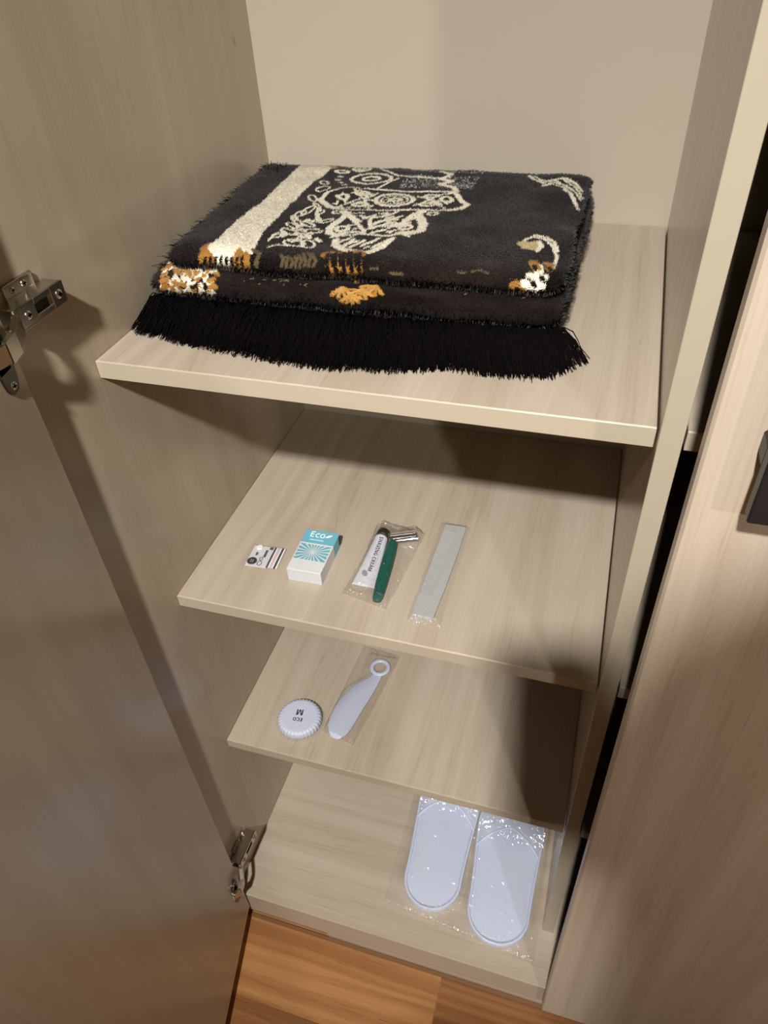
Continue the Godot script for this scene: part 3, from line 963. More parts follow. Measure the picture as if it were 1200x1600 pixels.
func shift_mesh(o: MeshInstance3D, by: Vector3) -> void:
	var am := o.mesh as ArrayMesh
	var a := am.surface_get_arrays(0)
	var m := am.surface_get_material(0)
	var vs: PackedVector3Array = a[Mesh.ARRAY_VERTEX]
	for k in vs.size(): vs[k] += by
	a[Mesh.ARRAY_VERTEX] = vs
	am.clear_surfaces()
	am.add_surface_from_arrays(Mesh.PRIMITIVE_TRIANGLES, a)
	am.surface_set_material(0, m)

func build_box() -> void:
	var t := thing("carton", "small white and sky blue paper box with a sunburst print", "box", Vector3(0.1565, SHELF_B, -0.104), 0.02)
	var hx := 0.0238
	var hz := 0.0395
	var hy := 0.0215
	var s := Shape.new()
	s.box(Vector3(-hx, 0, -hz), Vector3(hx, hy, hz), 0.0005)
	var sky := rgb(108, 176, 196)
	var white := rgb(212, 214, 218)
	# print: u across 0..1, v from the far end 0 to the near end 1
	var print_top := func(u: float, v: float) -> Color:
		if v < 0.33: return sky
		var d := Vector2((u - 0.5) * 0.0476, (v - 0.545) * 0.079)
		if v > 0.365 and v < 0.735 and u > 0.04 and u < 0.96:
			var a := d.angle()
			var band := absf(fposmod(a / TAU * 20.0, 1.0) - 0.5)
			var r := d.length()
			if r > 0.0022 and band > 0.12 + 0.0008 / maxf(r, 0.003): return rgb(104, 168, 186)
		if v > 0.78 and v < 0.83 and u > 0.28 and u < 0.72 and fposmod(u * 40.0, 1.0) > 0.35: return rgb(205, 214, 222)
		return white
	var tex := printed(256, 424, print_top)
	for k in s.v.size():
		s.uv[k] = Vector2(0.5 + s.v[k].x / (2 * hx) * 0.998, 0.5 + s.v[k].z / (2 * hz) * 0.998)
	# sides carry the same bands: a side face reads the print at its own depth, at the plain margin
	for k in s.v.size():
		if absf(s.n[k].x) > 0.5 or absf(s.n[k].z) > 0.5: s.uv[k].x = 0.02
	var m := mat(Color.WHITE, 0.45)
	m.albedo_texture = tex
	part("body", s, m, t)
	var ink := mat(rgb(250, 252, 252), 0.5)
	var flat := Basis(Vector3(1, 0, 0), Vector3(0, 0, -1), Vector3(0, 1, 0))
	lettering("lettering", "Eco", 0.0105, ink, t, Vector3(-0.0045, hy + 0.0001, -0.0305), flat, false)
	s = Shape.new()
	var lf := PackedVector2Array()
	for k in 12:
		var q := k / 11.0
		lf.append(Vector2(0.0072 + q * 0.009, -0.0272 - q * 0.0052 - sin(PI * q) * 0.0026))
	for k in range(10, 0, -1):
		var q := k / 11.0
		lf.append(Vector2(0.0072 + q * 0.009, -0.0272 - q * 0.0052 + sin(PI * q) * 0.0018))
	s.prism(lf, hy - 0.0002, hy + 0.0002, 0.0)
	part("leaf_mark", s, ink, t)
	s = Shape.new()
	for k in 9:
		s.box(Vector3(-0.0125 + k * 0.0022, hy - 0.0002, -0.0207), Vector3(-0.0112 + k * 0.0022, hy + 0.0002, -0.0193), 0.0)
	part("small_print", s, ink, t)
	s = Shape.new()
	s.box(Vector3(hx - 0.0002, 0.004, -hz + 0.0006), Vector3(hx + 0.0003, hy - 0.002, -hz + 0.0066), 0.0)
	part("end_flap", s, mat(rgb(40, 52, 60), 0.6), t)

func build_shaving_kit() -> void:
	# tube of cream, a round capped end running into a flat crimp
	var a0 := Vector2(0.2335, -0.1625)
	var a1 := Vector2(0.2345, -0.0755)
	var t := thing("cream_tube", "small white SHAVING CREAM tube with black cap in clear pouch", "tube", Vector3(0.234, SHELF_B + 0.0006, -0.118))
	var halfw := func(q: float) -> float: return lerpf(0.0092, 0.0158, pow(q, 1.1))
	var halfh := func(q: float) -> float: return lerpf(0.0082, 0.0007, pow(q, 0.8))
	var rows := []
	for k in 31:
		var q := k / 30.0
		var c := a0.lerp(a1, q)
		var row := []
		var hw: float = halfw.call(q)
		var hh: float = halfh.call(q)
		for j in 28:
			var an := TAU * j / 28.0
			row.append(Vector3(c.x + cos(an) * hw, hh + 0.0002 + sin(an) * hh, c.y) - Vector3(0.234, 0, -0.118))
		rows.append(row)
	var cap0 := []
	var cap1 := []
	for j in 28:
		cap0.append(Vector3(a0.x, 0.0082, a0.y) - Vector3(0.234, 0, -0.118)); cap1.append(Vector3(a1.x, 0.0009, a1.y) - Vector3(0.234, 0, -0.118))
	rows.insert(0, cap0); rows.append(cap1)
	var s := Shape.new()
	s.grid(rows, true)
	s.soften()
	part("body", s, mat(rgb(206, 207, 216), 0.35), t)
	s = Shape.new()
	var rr := []
	var zz := [0.0, 0.0004, 0.003, 0.011, 0.0128, 0.0132]
	var ra := [0.0, 0.0082, 0.0088, 0.0082, 0.0074, 0.0]
	for k in 6:
		var row := []
		for j in 40:
			var an := TAU * j / 40.0
			var r: float = ra[k] * (1.0 - (0.025 if j % 2 == 0 and k > 0 and k < 4 else 0.0))
			row.append(Vector3(a0.x - 0.234 + cos(an) * r, 0.0088 + sin(an) * r, a0.y + 0.118 - zz[k]))
		rr.append(row)
	s.grid(rr, true)
	s.soften()
	var cp := part("cap", s, M.black, t)
	cp.set_meta("label", "black screw cap")
	# lettering runs from the cap towards the crimp, its feet to the left; it follows the curved top
	var warp := func(p: Vector3, lift: float) -> Vector3:
		var q := clampf((p.z + 0.118 - 0.118 - a0.y - 0.118) / (a1.y - a0.y), 0.0, 1.0)
		var hw: float = halfw.call(q)
		var hh: float = halfh.call(q)
		var e := clampf(p.x / hw, -0.98, 0.98)
		return Vector3(p.x, 0.0002 + hh + hh * sqrt(1.0 - e * e) + 0.00015 + lift * 0.3, p.z)
	var turned := Basis(Vector3(0, 0, 1), Vector3(1, 0, 0), Vector3(0, 1, 0))
	lettering("lettering", "SHAVING CREAM", 0.0052, M.ink, t, Vector3(0.0015, 0, -0.0105), turned, true, warp)
	s = Shape.new()
	for k in 14:
		var z := -0.018 + k * 0.0022
		var p: Vector3 = warp.call(Vector3(0.0062, 0, z), 0.0)
		s.box(p + Vector3(-0.0004, -0.0001, -0.0007), p + Vector3(0.0004, 0.0001, 0.0007), 0.0)
	part("small_print", s, mat(rgb(150, 150, 156), 0.6), t)
	s = Shape.new()
	var lf := PackedVector2Array()
	for k in 20:
		var an := TAU * k / 20.0
		lf.append(Vector2(-0.0035 + cos(an) * 0.004 + sin(an) * 0.0015, 0.0225 + sin(an) * 0.005))
	s.prism(lf, 0.0, 0.0002, 0.0)
	for k in s.v.size(): s.v[k] = warp.call(s.v[k], 0.0) + Vector3(0, s.v[k].y, 0)
	part("leaf_mark", s, mat(rgb(150, 152, 156), 0.6), t)
	# razor
	var r := thing("razor", "green handled safety razor lying beside the white cream tube", "razor", Vector3(0.256, SHELF_B + 0.0006, -0.105))
	s = Shape.new()
	var path := [Vector3(0.2605, 0.0042, -0.0522), Vector3(0.2598, 0.0046, -0.0585), Vector3(0.2575, 0.0055, -0.082), Vector3(0.2548, 0.0062, -0.112), Vector3(0.2528, 0.007, -0.136), Vector3(0.2512, 0.0085, -0.152), Vector3(0.2508, 0.0095, -0.160)]
	var pp := []
	for p in path: pp.append(p - Vector3(0.256, 0, -0.105))
	s.tube(pp, [0.005, 0.0068, 0.0078, 0.0082, 0.0078, 0.0068, 0.0056], 18, 0.6)
	s.soften()
	part("handle", s, mat(rgb(0, 84, 74), 0.25), r)
	var hd := Shape.new()
	hd.box(Vector3(-0.019, -0.0035, -0.0065), Vector3(0.019, 0.0015, 0.0065), 0.0012)
	var head := part("head", hd, mat(rgb(26, 27, 30), 0.35), r, Vector3(0.2625 - 0.256, 0.0098, -0.1695 + 0.105))
	head.rotation = Vector3(0.15, 0.42, 0)
	hd = Shape.new()
	hd.box(Vector3(-0.0175, 0.0014, -0.0042), Vector3(0.0175, 0.002, -0.003), 0.0002)
	hd.box(Vector3(-0.0175, 0.0014, 0.0012), Vector3(0.0175, 0.002, 0.0024), 0.0002)
	part("blade", hd, M.steel, head)
	var g := film(0.05, 0.08)
	hd = Shape.new()
	hd.box(Vector3(-0.0205, -0.004, -0.0078), Vector3(0.0205, 0.0032, 0.0078), 0.001)
	part("blade_guard", hd, g, head)
	# clear pouch over both
	var pch := thing("pouch", "crinkled clear plastic pouch over the razor and cream tube", "pouch", Vector3(0.247, SHELF_B, -0.125))
	var hgt := func(p: Vector2) -> float:
		var q := clampf((p.y - a0.y) / (a1.y - a0.y), -0.2, 1.3)
		var h1 := 0.0
		if q > -0.16 and q < 1.02:
			h1 = lerpf(0.0185, 0.0024, clampf(q, 0, 1)) * smoothstep(0.024, 0.008, absf(p.x - 0.234))
		var h2 := 0.0
		if p.y > -0.164 and p.y < -0.051:
			h2 = 0.0125 * smoothstep(0.02, 0.006, absf(p.x - lerpf(0.2605, 0.251, (-0.0522 - p.y) / 0.108)))
		var hp := (p - Vector2(0.2625, -0.1695)).rotated(0.42)
		var h3 := 0.015 * smoothstep(0.03, 0.019, absf(hp.x)) * smoothstep(0.02, 0.008, absf(hp.y))
		return maxf(maxf(h1, h2), h3) + 0.0012
	drape("film_sheet", pch, Vector2(0.2215, -0.2045), Vector2(0.288, -0.193), Vector2(0.2745, -0.0455), Vector2(0.2115, -0.058), SHELF_B, hgt, M.film_grey, 0.0012, 0.0034, 9, 0.001, 0.5)

func build_comb() -> void:
	var t := thing("comb", "pale grey plastic comb sealed in clear sleeve", "comb", Vector3(0.3255, SHELF_B + 0.0008, -0.128))
	var o := Vector2(0.3255, -0.128)
	var s := Shape.new()
	# handle and spine in one outline; teeth fill the notch on the left
	var out := PackedVector2Array()
	for p in [Vector2(0.3082, -0.0465), Vector2(0.3095, -0.0425), Vector2(0.3125, -0.041), Vector2(0.334, -0.0405), Vector2(0.3365, -0.0425), Vector2(0.3392, -0.095), Vector2(0.3412, -0.16), Vector2(0.3415, -0.212), Vector2(0.34, -0.2165), Vector2(0.3135, -0.2155), Vector2(0.312, -0.211), Vector2(0.312, -0.2065), Vector2(0.3285, -0.2075), Vector2(0.3283, -0.16), Vector2(0.3268, -0.0795), Vector2(0.3085, -0.079)]:
		out.append(p - o)
	s.prism(out, 0.0, 0.0036, 0.0007)
	var pl := mat(rgb(172, 174, 174), 0.28)
	pl.backlight_enabled = true
	pl.backlight = Color(0.25, 0.25, 0.25)
	part("handle_and_spine", s, pl, t)
	s = Shape.new()
	var z := -0.081
	while z > -0.2055:
		var q := (-0.079 - z) / 0.128
		var xl := lerpf(0.3088, 0.3122, q)
		var xr := lerpf(0.3272, 0.3288, q)
		s.box(Vector3(xl, 0.0007, z - 0.00042) - Vector3(o.x, 0, o.y), Vector3(xr, 0.0029, z + 0.00042) - Vector3(o.x, 0, o.y), 0.0002)
		z -= 0.0025
	part("teeth", s, pl, t)
	var sl := thing("comb_sleeve", "clear plastic sleeve around the pale grey comb", "sleeve", Vector3(0.327, SHELF_B, -0.126))
	var hgt := func(p: Vector2) -> float:
		return 0.0052 * smoothstep(0.021, 0.015, absf(p.x - 0.3255)) * smoothstep(0.095, 0.088, absf(p.y + 0.128)) + 0.0004
	drape("film_sheet", sl, Vector2(0.3035, -0.2205), Vector2(0.3475, -0.2195), Vector2(0.3475, -0.0345), Vector2(0.3045, -0.0345), SHELF_B, hgt, M.film, 0.0006, 0.0018, 21, 0.001, 0.15)

func build_shower_case() -> void:
	var c := Vector3(0.1045, SHELF_C + 0.001, -0.063)
	var t := thing("shower_cap_case", "round white case with pleated rim and small black print", "case", c)
	var seg := 144
	var s := Shape.new()
	var prof := [Vector2(0, 0.0), Vector2(0.0335, 0.0), Vector2(0.0352, 0.002), Vector2(0.0358, 0.006), Vector2(0.035, 0.0115), Vector2(0.0325, 0.0142), Vector2(0.0285, 0.0152), Vector2(0.0275, 0.0149), Vector2(0.0, 0.0156)]
	var rows := []
	for k in prof.size():
		var row := []
		for j in seg:
			var a := TAU * j / seg
			var r: float = prof[k].x
			if k > 0 and k < 6: r += 0.0009 * cos(a * 36.0)
			row.append(Vector3(cos(a) * r, prof[k].y, sin(a) * r))
		rows.append(row)
	s.grid(rows, true)
	s.soften()
	part("body", s, mat(rgb(194, 201, 220), 0.45), t)
	# shrink film skirt, gathered into pleats round the rim
	rows = []
	for k in 5:
		var row := []
		var q := k / 4.0
		for j in seg:
			var a := TAU * j / seg
			var r := lerpf(0.0345, 0.0405, pow(q, 1.4)) + 0.0009 * cos(a * 36.0) * (0.4 + q)
			row.append(Vector3(cos(a) * r, lerpf(0.0135, 0.001, q), sin(a) * r))
		rows.append(row)
	s = Shape.new()
	s.grid(rows, true)
	s.soften(false)
	part("film_skirt", s, M.film_soft, t)
	# print reads from the far side of the shelf
	var away := Basis(Vector3(-1, 0, 0), Vector3(0, 0, 1), Vector3(0, 1, 0)).rotated(Vector3.UP, 0.12)
	lettering("lettering", "ECO", 0.0062, M.ink, t, Vector3(0.0002, 0.0158, 0.0068), away)
	lettering("lettering", "M", 0.0105, M.ink, t, Vector3(-0.0012, 0.0158, -0.0065), away)

func build_shoehorn() -> void:
	var c := Vector3(0.183, SHELF_C + 0.001, -0.13)
	var t := thing("shoehorn", "white plastic shoehorn with ring handle on lower shelf", "shoehorn", c)
	# [centre x, centre z, half width, dish]
	var st := [[0.2005, -0.1815, 0.0085, 0.0], [0.1995, -0.174, 0.0092, 0.0005], [0.1955, -0.164, 0.0125, 0.0015], [0.1895, -0.152, 0.0172, 0.003], [0.1835, -0.138, 0.0202, 0.004], [0.178, -0.12, 0.0218, 0.0045], [0.1735, -0.1, 0.0226, 0.0045], [0.1715, -0.082, 0.0218, 0.004], [0.1718, -0.067, 0.0192, 0.003], [0.1735, -0.057, 0.0152, 0.002], [0.1755, -0.0505, 0.0102, 0.001], [0.177, -0.0475, 0.004, 0.0]]
	var n := 14
	var rows := []
	for k in st.size():
		var a: Array = st[k]
		var prev: Array = st[maxi(k - 1, 0)]
		var next: Array = st[mini(k + 1, st.size() - 1)]
		var dir := Vector2(next[0] - prev[0], next[1] - prev[1]).normalized()
		var side := Vector2(-dir.y, dir.x)
		var row := []
		for q in 2 * n:
			var top := q < n
			var e := (float(q) / (n - 1) * 2.0 - 1.0) if top else (1.0 - float(q - n) / (n - 1) * 2.0)
			var y: float = 0.0006 + a[3] * (1.0 - e * e) + (0.0024 if top else 0.0)
			if absf(e) > 0.98: y = 0.0018 + (0.0004 if top else 0.0)
			var p: Vector2 = Vector2(a[0], a[1]) + side * e * a[2]
			row.append(Vector3(p.x, y + 0.001, p.y) - Vector3(c.x, 0, c.z))
		rows.append(row)
	var s := Shape.new()
	s.grid(rows, true)
	s.soften()
	var wm := mat(rgb(196, 203, 226), 0.3)
	part("blade", s, wm, t)
	s = Shape.new()
	var ring := []
	for k in 33:
		var an := TAU * k / 32.0
		ring.append(Vector3(0.2008 + cos(an) * 0.0143, 0.0034, -0.1975 + sin(an) * 0.0143) - Vector3(c.x, 0, c.z))
	s.tube(ring, [0.0038], 12, 0.62, false)
	s.soften()
	part("ring_handle", s, wm, t)
	var sl := thing("shoehorn_sleeve", "clear plastic sleeve around the white shoehorn", "sleeve", Vector3(0.185, SHELF_C, -0.14))
	var hgt := func(p: Vector2) -> float:
		var cx := 0.0
		var hw := 0.02
		for k in st.size() - 1:
			if p.y >= st[k][1] and p.y <= st[k + 1][1]:
				var q: float = (p.y - st[k][1]) / (st[k + 1][1] - st[k][1])
				cx = lerpf(st[k][0], st[k + 1][0], q); hw = lerpf(st[k][2], st[k + 1][2], q)
		if p.y < -0.1815: cx = 0.2008; hw = 0.018
		if p.y > -0.0475: return 0.0008
		return 0.0095 * smoothstep(hw + 0.013, hw + 0.003, absf(p.x - cx)) * smoothstep(-0.226, -0.214, p.y) + 0.0006
	drape("film_sheet", sl, Vector2(0.157, -0.2385), Vector2(0.2275, -0.2315), Vector2(0.2035, -0.0445), Vector2(0.1455, -0.0555), SHELF_C, hgt, M.film_grey, 0.0008, 0.0026, 33, 0.0012, 0.3)

func sole_half(z: float) -> float:
	var wide := lerpf(0.0595, 0.0515, smoothstep(-0.09, 0.08, z))
	if z > 0.083: wide *= sqrt(maxf(0.0, 1.0 - pow((z - 0.083) / 0.0522, 2.0)))
	if z < -0.075: wide *= sqrt(maxf(0.0, 1.0 - pow((z + 0.075) / 0.0602, 2.0)))
	return wide

func slipper(label: String, at: Vector3, turn: float, scale_w: float) -> void:
	var t := thing("slipper", label, "slipper", at, turn, "packed white slippers")
	# outline: heel towards +z, toe towards -z
	var outline := func(grow: float) -> PackedVector2Array:
		var o := PackedVector2Array()
		for side in [1.0, -1.0]:
			for k in 36:
				var z: float = cos(PI * k / 36.0) * side * 0.135
				o.append(Vector2(side * sole_half(z) * scale_w, z) * Vector2(1.0 + grow / 0.055, 1.0 + grow / 0.135))
		return o
	var cloth := mat(rgb(196, 204, 226), 0.9)
	cloth.rim_enabled = true
	cloth.rim = 0.3
	var s := Shape.new()
	s.prism(outline.call(0.0), 0.0, 0.009, 0.0)
	part("sole", s, cloth, t)
	# soft padded insole, slightly domed
	var o1: PackedVector2Array = outline.call(-0.005)
	var rows := []
	for r in 9:
		var q := r / 8.0
		var row := []
		for k in o1.size():
			var p := o1[k] * (1.0 - q)
			row.append(Vector3(p.x, 0.0085 + 0.004 * sqrt(1.0 - pow(1.0 - q, 4.0)) , p.y))
		rows.append(row)
	s = Shape.new()
	s.grid(rows, true)
	s.soften(false)
	up_facing(s)
	part("insole", s, cloth, t)
	# piping round the rim
	var o2: PackedVector2Array = outline.call(-0.0022)
	var ring := []
	for k in o2.size() + 1: ring.append(Vector3(o2[k % o2.size()].x, 0.0102, o2[k % o2.size()].y))
	s = Shape.new()
	s.tube(ring, [0.0029], 8, 1.0, false)
	s.soften()
	part("piping", s, cloth, t)
	# pressed-flat upper over the toe half
	var up := []
	for r in 25:
		var q := r / 24.0
		var row := []
		for c in 33:
			var e := c / 16.0 - 1.0
			var zf := lerpf(-0.045 + 0.038 * e * e * 0.6 - 0.02 * (1.0 - absf(e)), -0.13, q)
			var wide := sole_half(zf)
			var lim := wide / 0.0595
			var x := e * scale_w * maxf(wide, 0.003)
			var h := 0.0095 + 0.019 * (1.0 - pow(absf(e), 3.0)) * sqrt(clampf(lim, 0, 1))
			h += 0.0012 * sin(x * 160.0 + zf * 90.0) * (1.0 - absf(e))
			row.append(Vector3(x, h, zf))
		up.append(row)
	s = Shape.new()
	s.grid(up)
	s.soften(false, false)
	up_facing(s)
	var under := []
	for r in up:
		var row := []
		for p in r: row.append(p - Vector3(0, 0.0018, 0))
		under.append(row)
	var first := s.v.size()
	s.grid(under)
	for k in range(first, s.v.size()): s.n[k] = -s.n[k - first]
	for k in range(0, s.ix.size(), 3):
		if s.ix[k] >= first:
			var a := s.v[s.ix[k]]
			if (s.v[s.ix[k + 1]] - a).cross(s.v[s.ix[k + 2]] - a).y > 0.0:
				var sw := s.ix[k + 1]; s.ix[k + 1] = s.ix[k + 2]; s.ix[k + 2] = sw
	var hem := []
	for c in 33: hem.append(up[0][c] - Vector3(0, 0.0008, 0))
	part("upper", s, cloth, t)
	s = Shape.new()
	s.tube(hem, [0.0022], 8)
	s.soften()
	part("hem", s, cloth, t)

func build_slippers() -> void:
	slipper("white slipper with heel set back beside its mate in clear bag", Vector3(0.3375, BASE_TOP + 0.0006, -0.0935), 0.02, 1.0)
	slipper("white slipper nearest the wardrobe divider in clear bag", Vector3(0.4615, BASE_TOP + 0.0006, -0.07), 0.02, 1.05)
	var b := thing("slipper_bag", "clear crinkled plastic bag around the white slippers", "bag", Vector3(0.395, BASE_TOP, -0.08))
	var hgt := func(p: Vector2) -> float:
		var h := 0.0
		for q in [[0.3375, -0.0935, 1.0], [0.4615, -0.07, 1.05]]:
			var l := p - Vector2(q[0], q[1])
			var wide: float = maxf(0.004, sole_half(clampf(l.y, -0.134, 0.134)) * q[2])
			var f := maxf(absf(l.x) / wide if absf(l.y) < 0.135 else 2.0, absf(l.y) / 0.137)
			var tall := 0.0155 + 0.017 * smoothstep(-0.03, -0.09, l.y)
			h = maxf(h, tall * smoothstep(1.28, 0.985, f))
		return h + 0.0006
	drape("film_sheet", b, Vector2(0.262, -0.245), Vector2(0.5335, -0.245), Vector2(0.5335, 0.0735), Vector2(0.262, 0.0465), BASE_TOP, hgt, M.film, 0.0012, 0.003, 44, 0.0015, 0.4)

# ---------------------------------------------------------------- the folded rug
func dab(im: Image, x: float, y: float, r: float, col: Color, rag: float) -> void:
	var w := im.get_width()
	var h := im.get_height()
	for dy in range(int(-r - 2), int(r + 3)):
		for dx in range(int(-r - 2), int(r + 3)):
			var px := int(x) + dx
			var py := int(y) + dy
			if px < 0 or py < 0 or px >= w or py >= h: continue
			var d := sqrt(float(dx * dx + dy * dy)) + rng.randf_range(-rag, rag)
			if d <= r: im.set_pixel(px, py, col.lerp(im.get_pixel(px, py), rng.randf() * 0.18))

func stroke(im: Image, pts: Array, r: float, col: Color, rag := 1.2) -> void:
	for k in range(0, pts.size() - 2, 2):
		var a := Vector2(pts[k], pts[k + 1])
		var b := Vector2(pts[k + 2], pts[k + 3])
		var n := maxi(1, int(a.distance_to(b) / maxf(1.0, r * 0.6)))
		for q in n + 1:
			var p := a.lerp(b, float(q) / n)
			dab(im, p.x, p.y, r, col, rag)

func pile_base(w: int, h: int, sd: int) -> Image:
	var coarse := noise_field(w, h, 64, 64, 0.05, sd)
	var grain := noise_field(w, h, w / 2, h / 2, 0.3, sd + 1)
	var bytes := PackedByteArray(); bytes.resize(w * h * 3)
	for k in w * h:
		var t := 0.55 + 0.5 * (coarse[k] / 255.0 - 0.5) + 0.5 * (grain[k] / 255.0 - 0.5)
		bytes[k * 3] = int(50 * t + 2)
		bytes[k * 3 + 1] = int(38 * t + 2)
		bytes[k * 3 + 2] = int(35 * t + 2)
	return Image.create_from_data(w, h, false, Image.FORMAT_RGB8, bytes)

func pile_material(im: Image, sd: int) -> StandardMaterial3D:
	var m := StandardMaterial3D.new()
	m.albedo_texture = ImageTexture.create_from_image(im)
	m.roughness = 0.95
	m.metallic_specular = 0.05
	m.rim_enabled = true
	m.rim = 0.1
	m.rim_tint = 0.6
	var f := FastNoiseLite.new()
	f.seed = sd
	f.frequency = 0.35
	var b := f.get_seamless_image(512, 512)
	b.convert(Image.FORMAT_RGBA8)
	b.bump_map_to_normal_map(5.0)
	m.normal_enabled = true
	m.normal_texture = ImageTexture.create_from_image(b)
	m.normal_scale = 0.7
	return m

# a soft folded layer: the (z, y) profile is swept along x and thins out to round ends
func fold(prof: Array, x0: float, x1: float, end: float, o: Vector3, tex_x0: float, tex_w: float, tex_s: float, wave: float, sd: int, left_skew := 0.0) -> Shape:
	var f := FastNoiseLite.new()
	f.seed = sd
	f.frequency = 1.0
	var ymid := 0.0
	for p in prof: ymid += p.y / prof.size()
	var lens := [0.0]
	for k in range(1, prof.size()): lens.append(lens[k - 1] + prof[k].distance_to(prof[k - 1]))
	var xs := []
	var n := 90
	for k in n + 1:
		var q := float(k) / n
		# finer steps towards both ends
		xs.append(lerpf(x0, x1, 0.5 - 0.5 * cos(PI * lerpf(q, 0.5 - 0.5 * cos(PI * q), 0.0))))
	var rows := []
	var uvs := []
	for xi in xs.size():
		var x: float = xs[xi]
		var dx := minf(x - x0, x1 - x)
		var thin := sqrt(clampf(1.0 - pow(maxf(0.0, 1.0 - dx / end), 2.0), 0.0, 1.0))
		var row := []
		var ur := []
		for k in prof.size():
			var p: Vector2 = prof[k]
			var y := ymid + (p.y - ymid) * maxf(thin, 0.02)
			y += wave * (f.get_noise_2d(x * 9.0, p.x * 9.0)) + 0.0007 * f.get_noise_2d(x * 160.0, lens[k] * 160.0)
			var z := p.x + 0.006 * f.get_noise_2d(x * 7.0 + 30.0, 3.0) * smoothstep(-0.3, -0.12, p.x) - (1.0 - thin) * 0.008 * signf(p.x + 0.28)
			var xx := x + left_skew * smoothstep(-0.42, -0.1, p.x) * (1.0 - (x - x0) / (x1 - x0)) + 0.004 * f.get_noise_2d(p.x * 14.0, 77.0) * (1.0 - thin)
			row.append(Vector3(xx, y, z) - o)
			ur.append(Vector2((xx - tex_x0) / tex_w, lens[k] / tex_s))
		rows.append(row)
		uvs.append(ur)
	var s := Shape.new()
	s.grid(rows, true, uvs)
	# the seam of the profile loop carries its own texture column
	s.soften()
	return s

# short plush fibres rooted on the folded surface, each taking the colour of its root
func bristle(t: Node3D, called: String, _prof: Array, o: Vector3, base: Shape, m: StandardMaterial3D, count: int, sd: int) -> void:
	var f := FastNoiseLite.new()
	f.seed = sd
	f.frequency = 1.0
	var s := Shape.new()
	var areas := PackedFloat32Array()
	var picks := PackedInt32Array()
	var total := 0.0
	for k in range(0, base.ix.size(), 3):
		var a := base.v[base.ix[k]]
		var c := (a + base.v[base.ix[k + 1]] + base.v[base.ix[k + 2]]) / 3.0
		var nn := base.n[base.ix[k]]
		# only where the fold can be seen: its top, its front and its sides
		if nn.y < -0.3 and c.z + o.z < -0.13: continue
		total += (base.v[base.ix[k + 1]] - a).cross(base.v[base.ix[k + 2]] - a).length()
		areas.append(total); picks.append(k)
	for k in count:
		var at := areas.bsearch(rng.randf() * total)
		var i := picks[mini(at, picks.size() - 1)]
		var u := rng.randf()
		var w := rng.randf()
		if u + w > 1.0:
			u = 1.0 - u; w = 1.0 - w
		var i0 := base.ix[i]
		var i1 := base.ix[i + 1]
		var i2 := base.ix[i + 2]
		var p := base.v[i0] + (base.v[i1] - base.v[i0]) * u + (base.v[i2] - base.v[i0]) * w
		var uv := base.uv[i0] + (base.uv[i1] - base.uv[i0]) * u + (base.uv[i2] - base.uv[i0]) * w
		var nn := (base.n[i0] + (base.n[i1] - base.n[i0]) * u + (base.n[i2] - base.n[i0]) * w).normalized()
		# nap: combed towards the back on top, in drifting patches; standing out on the folded edge
		var nap := Vector3(0.5 * f.get_noise_2d(p.x * 12.0, p.z * 12.0), 0, -0.9 + 0.9 * f.get_noise_2d(p.x * 9.0 + 31.0, p.z * 9.0))
		var dir := (nn * (0.35 + 0.65 * clampf(1.0 - nn.y, 0.0, 1.0)) + nap * clampf(nn.y, 0.0, 1.0) * 0.7 + Vector3(rng.randf_range(-0.35, 0.35), rng.randf_range(-0.2, 0.25), rng.randf_range(-0.35, 0.35))).normalized()
		var ln := rng.randf_range(0.0028, 0.0046) * lerpf(1.0, 0.5, clampf(nn.y * 1.4 - 0.4, 0.0, 1.0))
		var side := dir.cross(nn)
		if side.length() < 0.05: side = Vector3.RIGHT
		side = side.normalized() * 0.00034
		var tip := p + dir * ln
		if tip.x + o.x < 0.001: continue
		var a := s.vert(p - side - nn * 0.0004, nn, uv)
		var b := s.vert(p + side - nn * 0.0004, nn, uv)
		var e := s.vert(tip + side * 0.6, (nn + dir * 0.5).normalized(), uv)
		var g := s.vert(tip - side * 0.5, (nn + dir * 0.5).normalized(), uv)
		s.quad(a, b, e, g)
	var fm := m.duplicate() as StandardMaterial3D
	fm.normal_enabled = false
	fm.normal_texture = null
	fm.rim_enabled = true
	fm.rim = 0.12
	fm.rim_tint = 0.0
	fm.cull_mode = BaseMaterial3D.CULL_DISABLED
	var q := part(called, s, fm, t)
	q.set_meta("kind", "stuff")

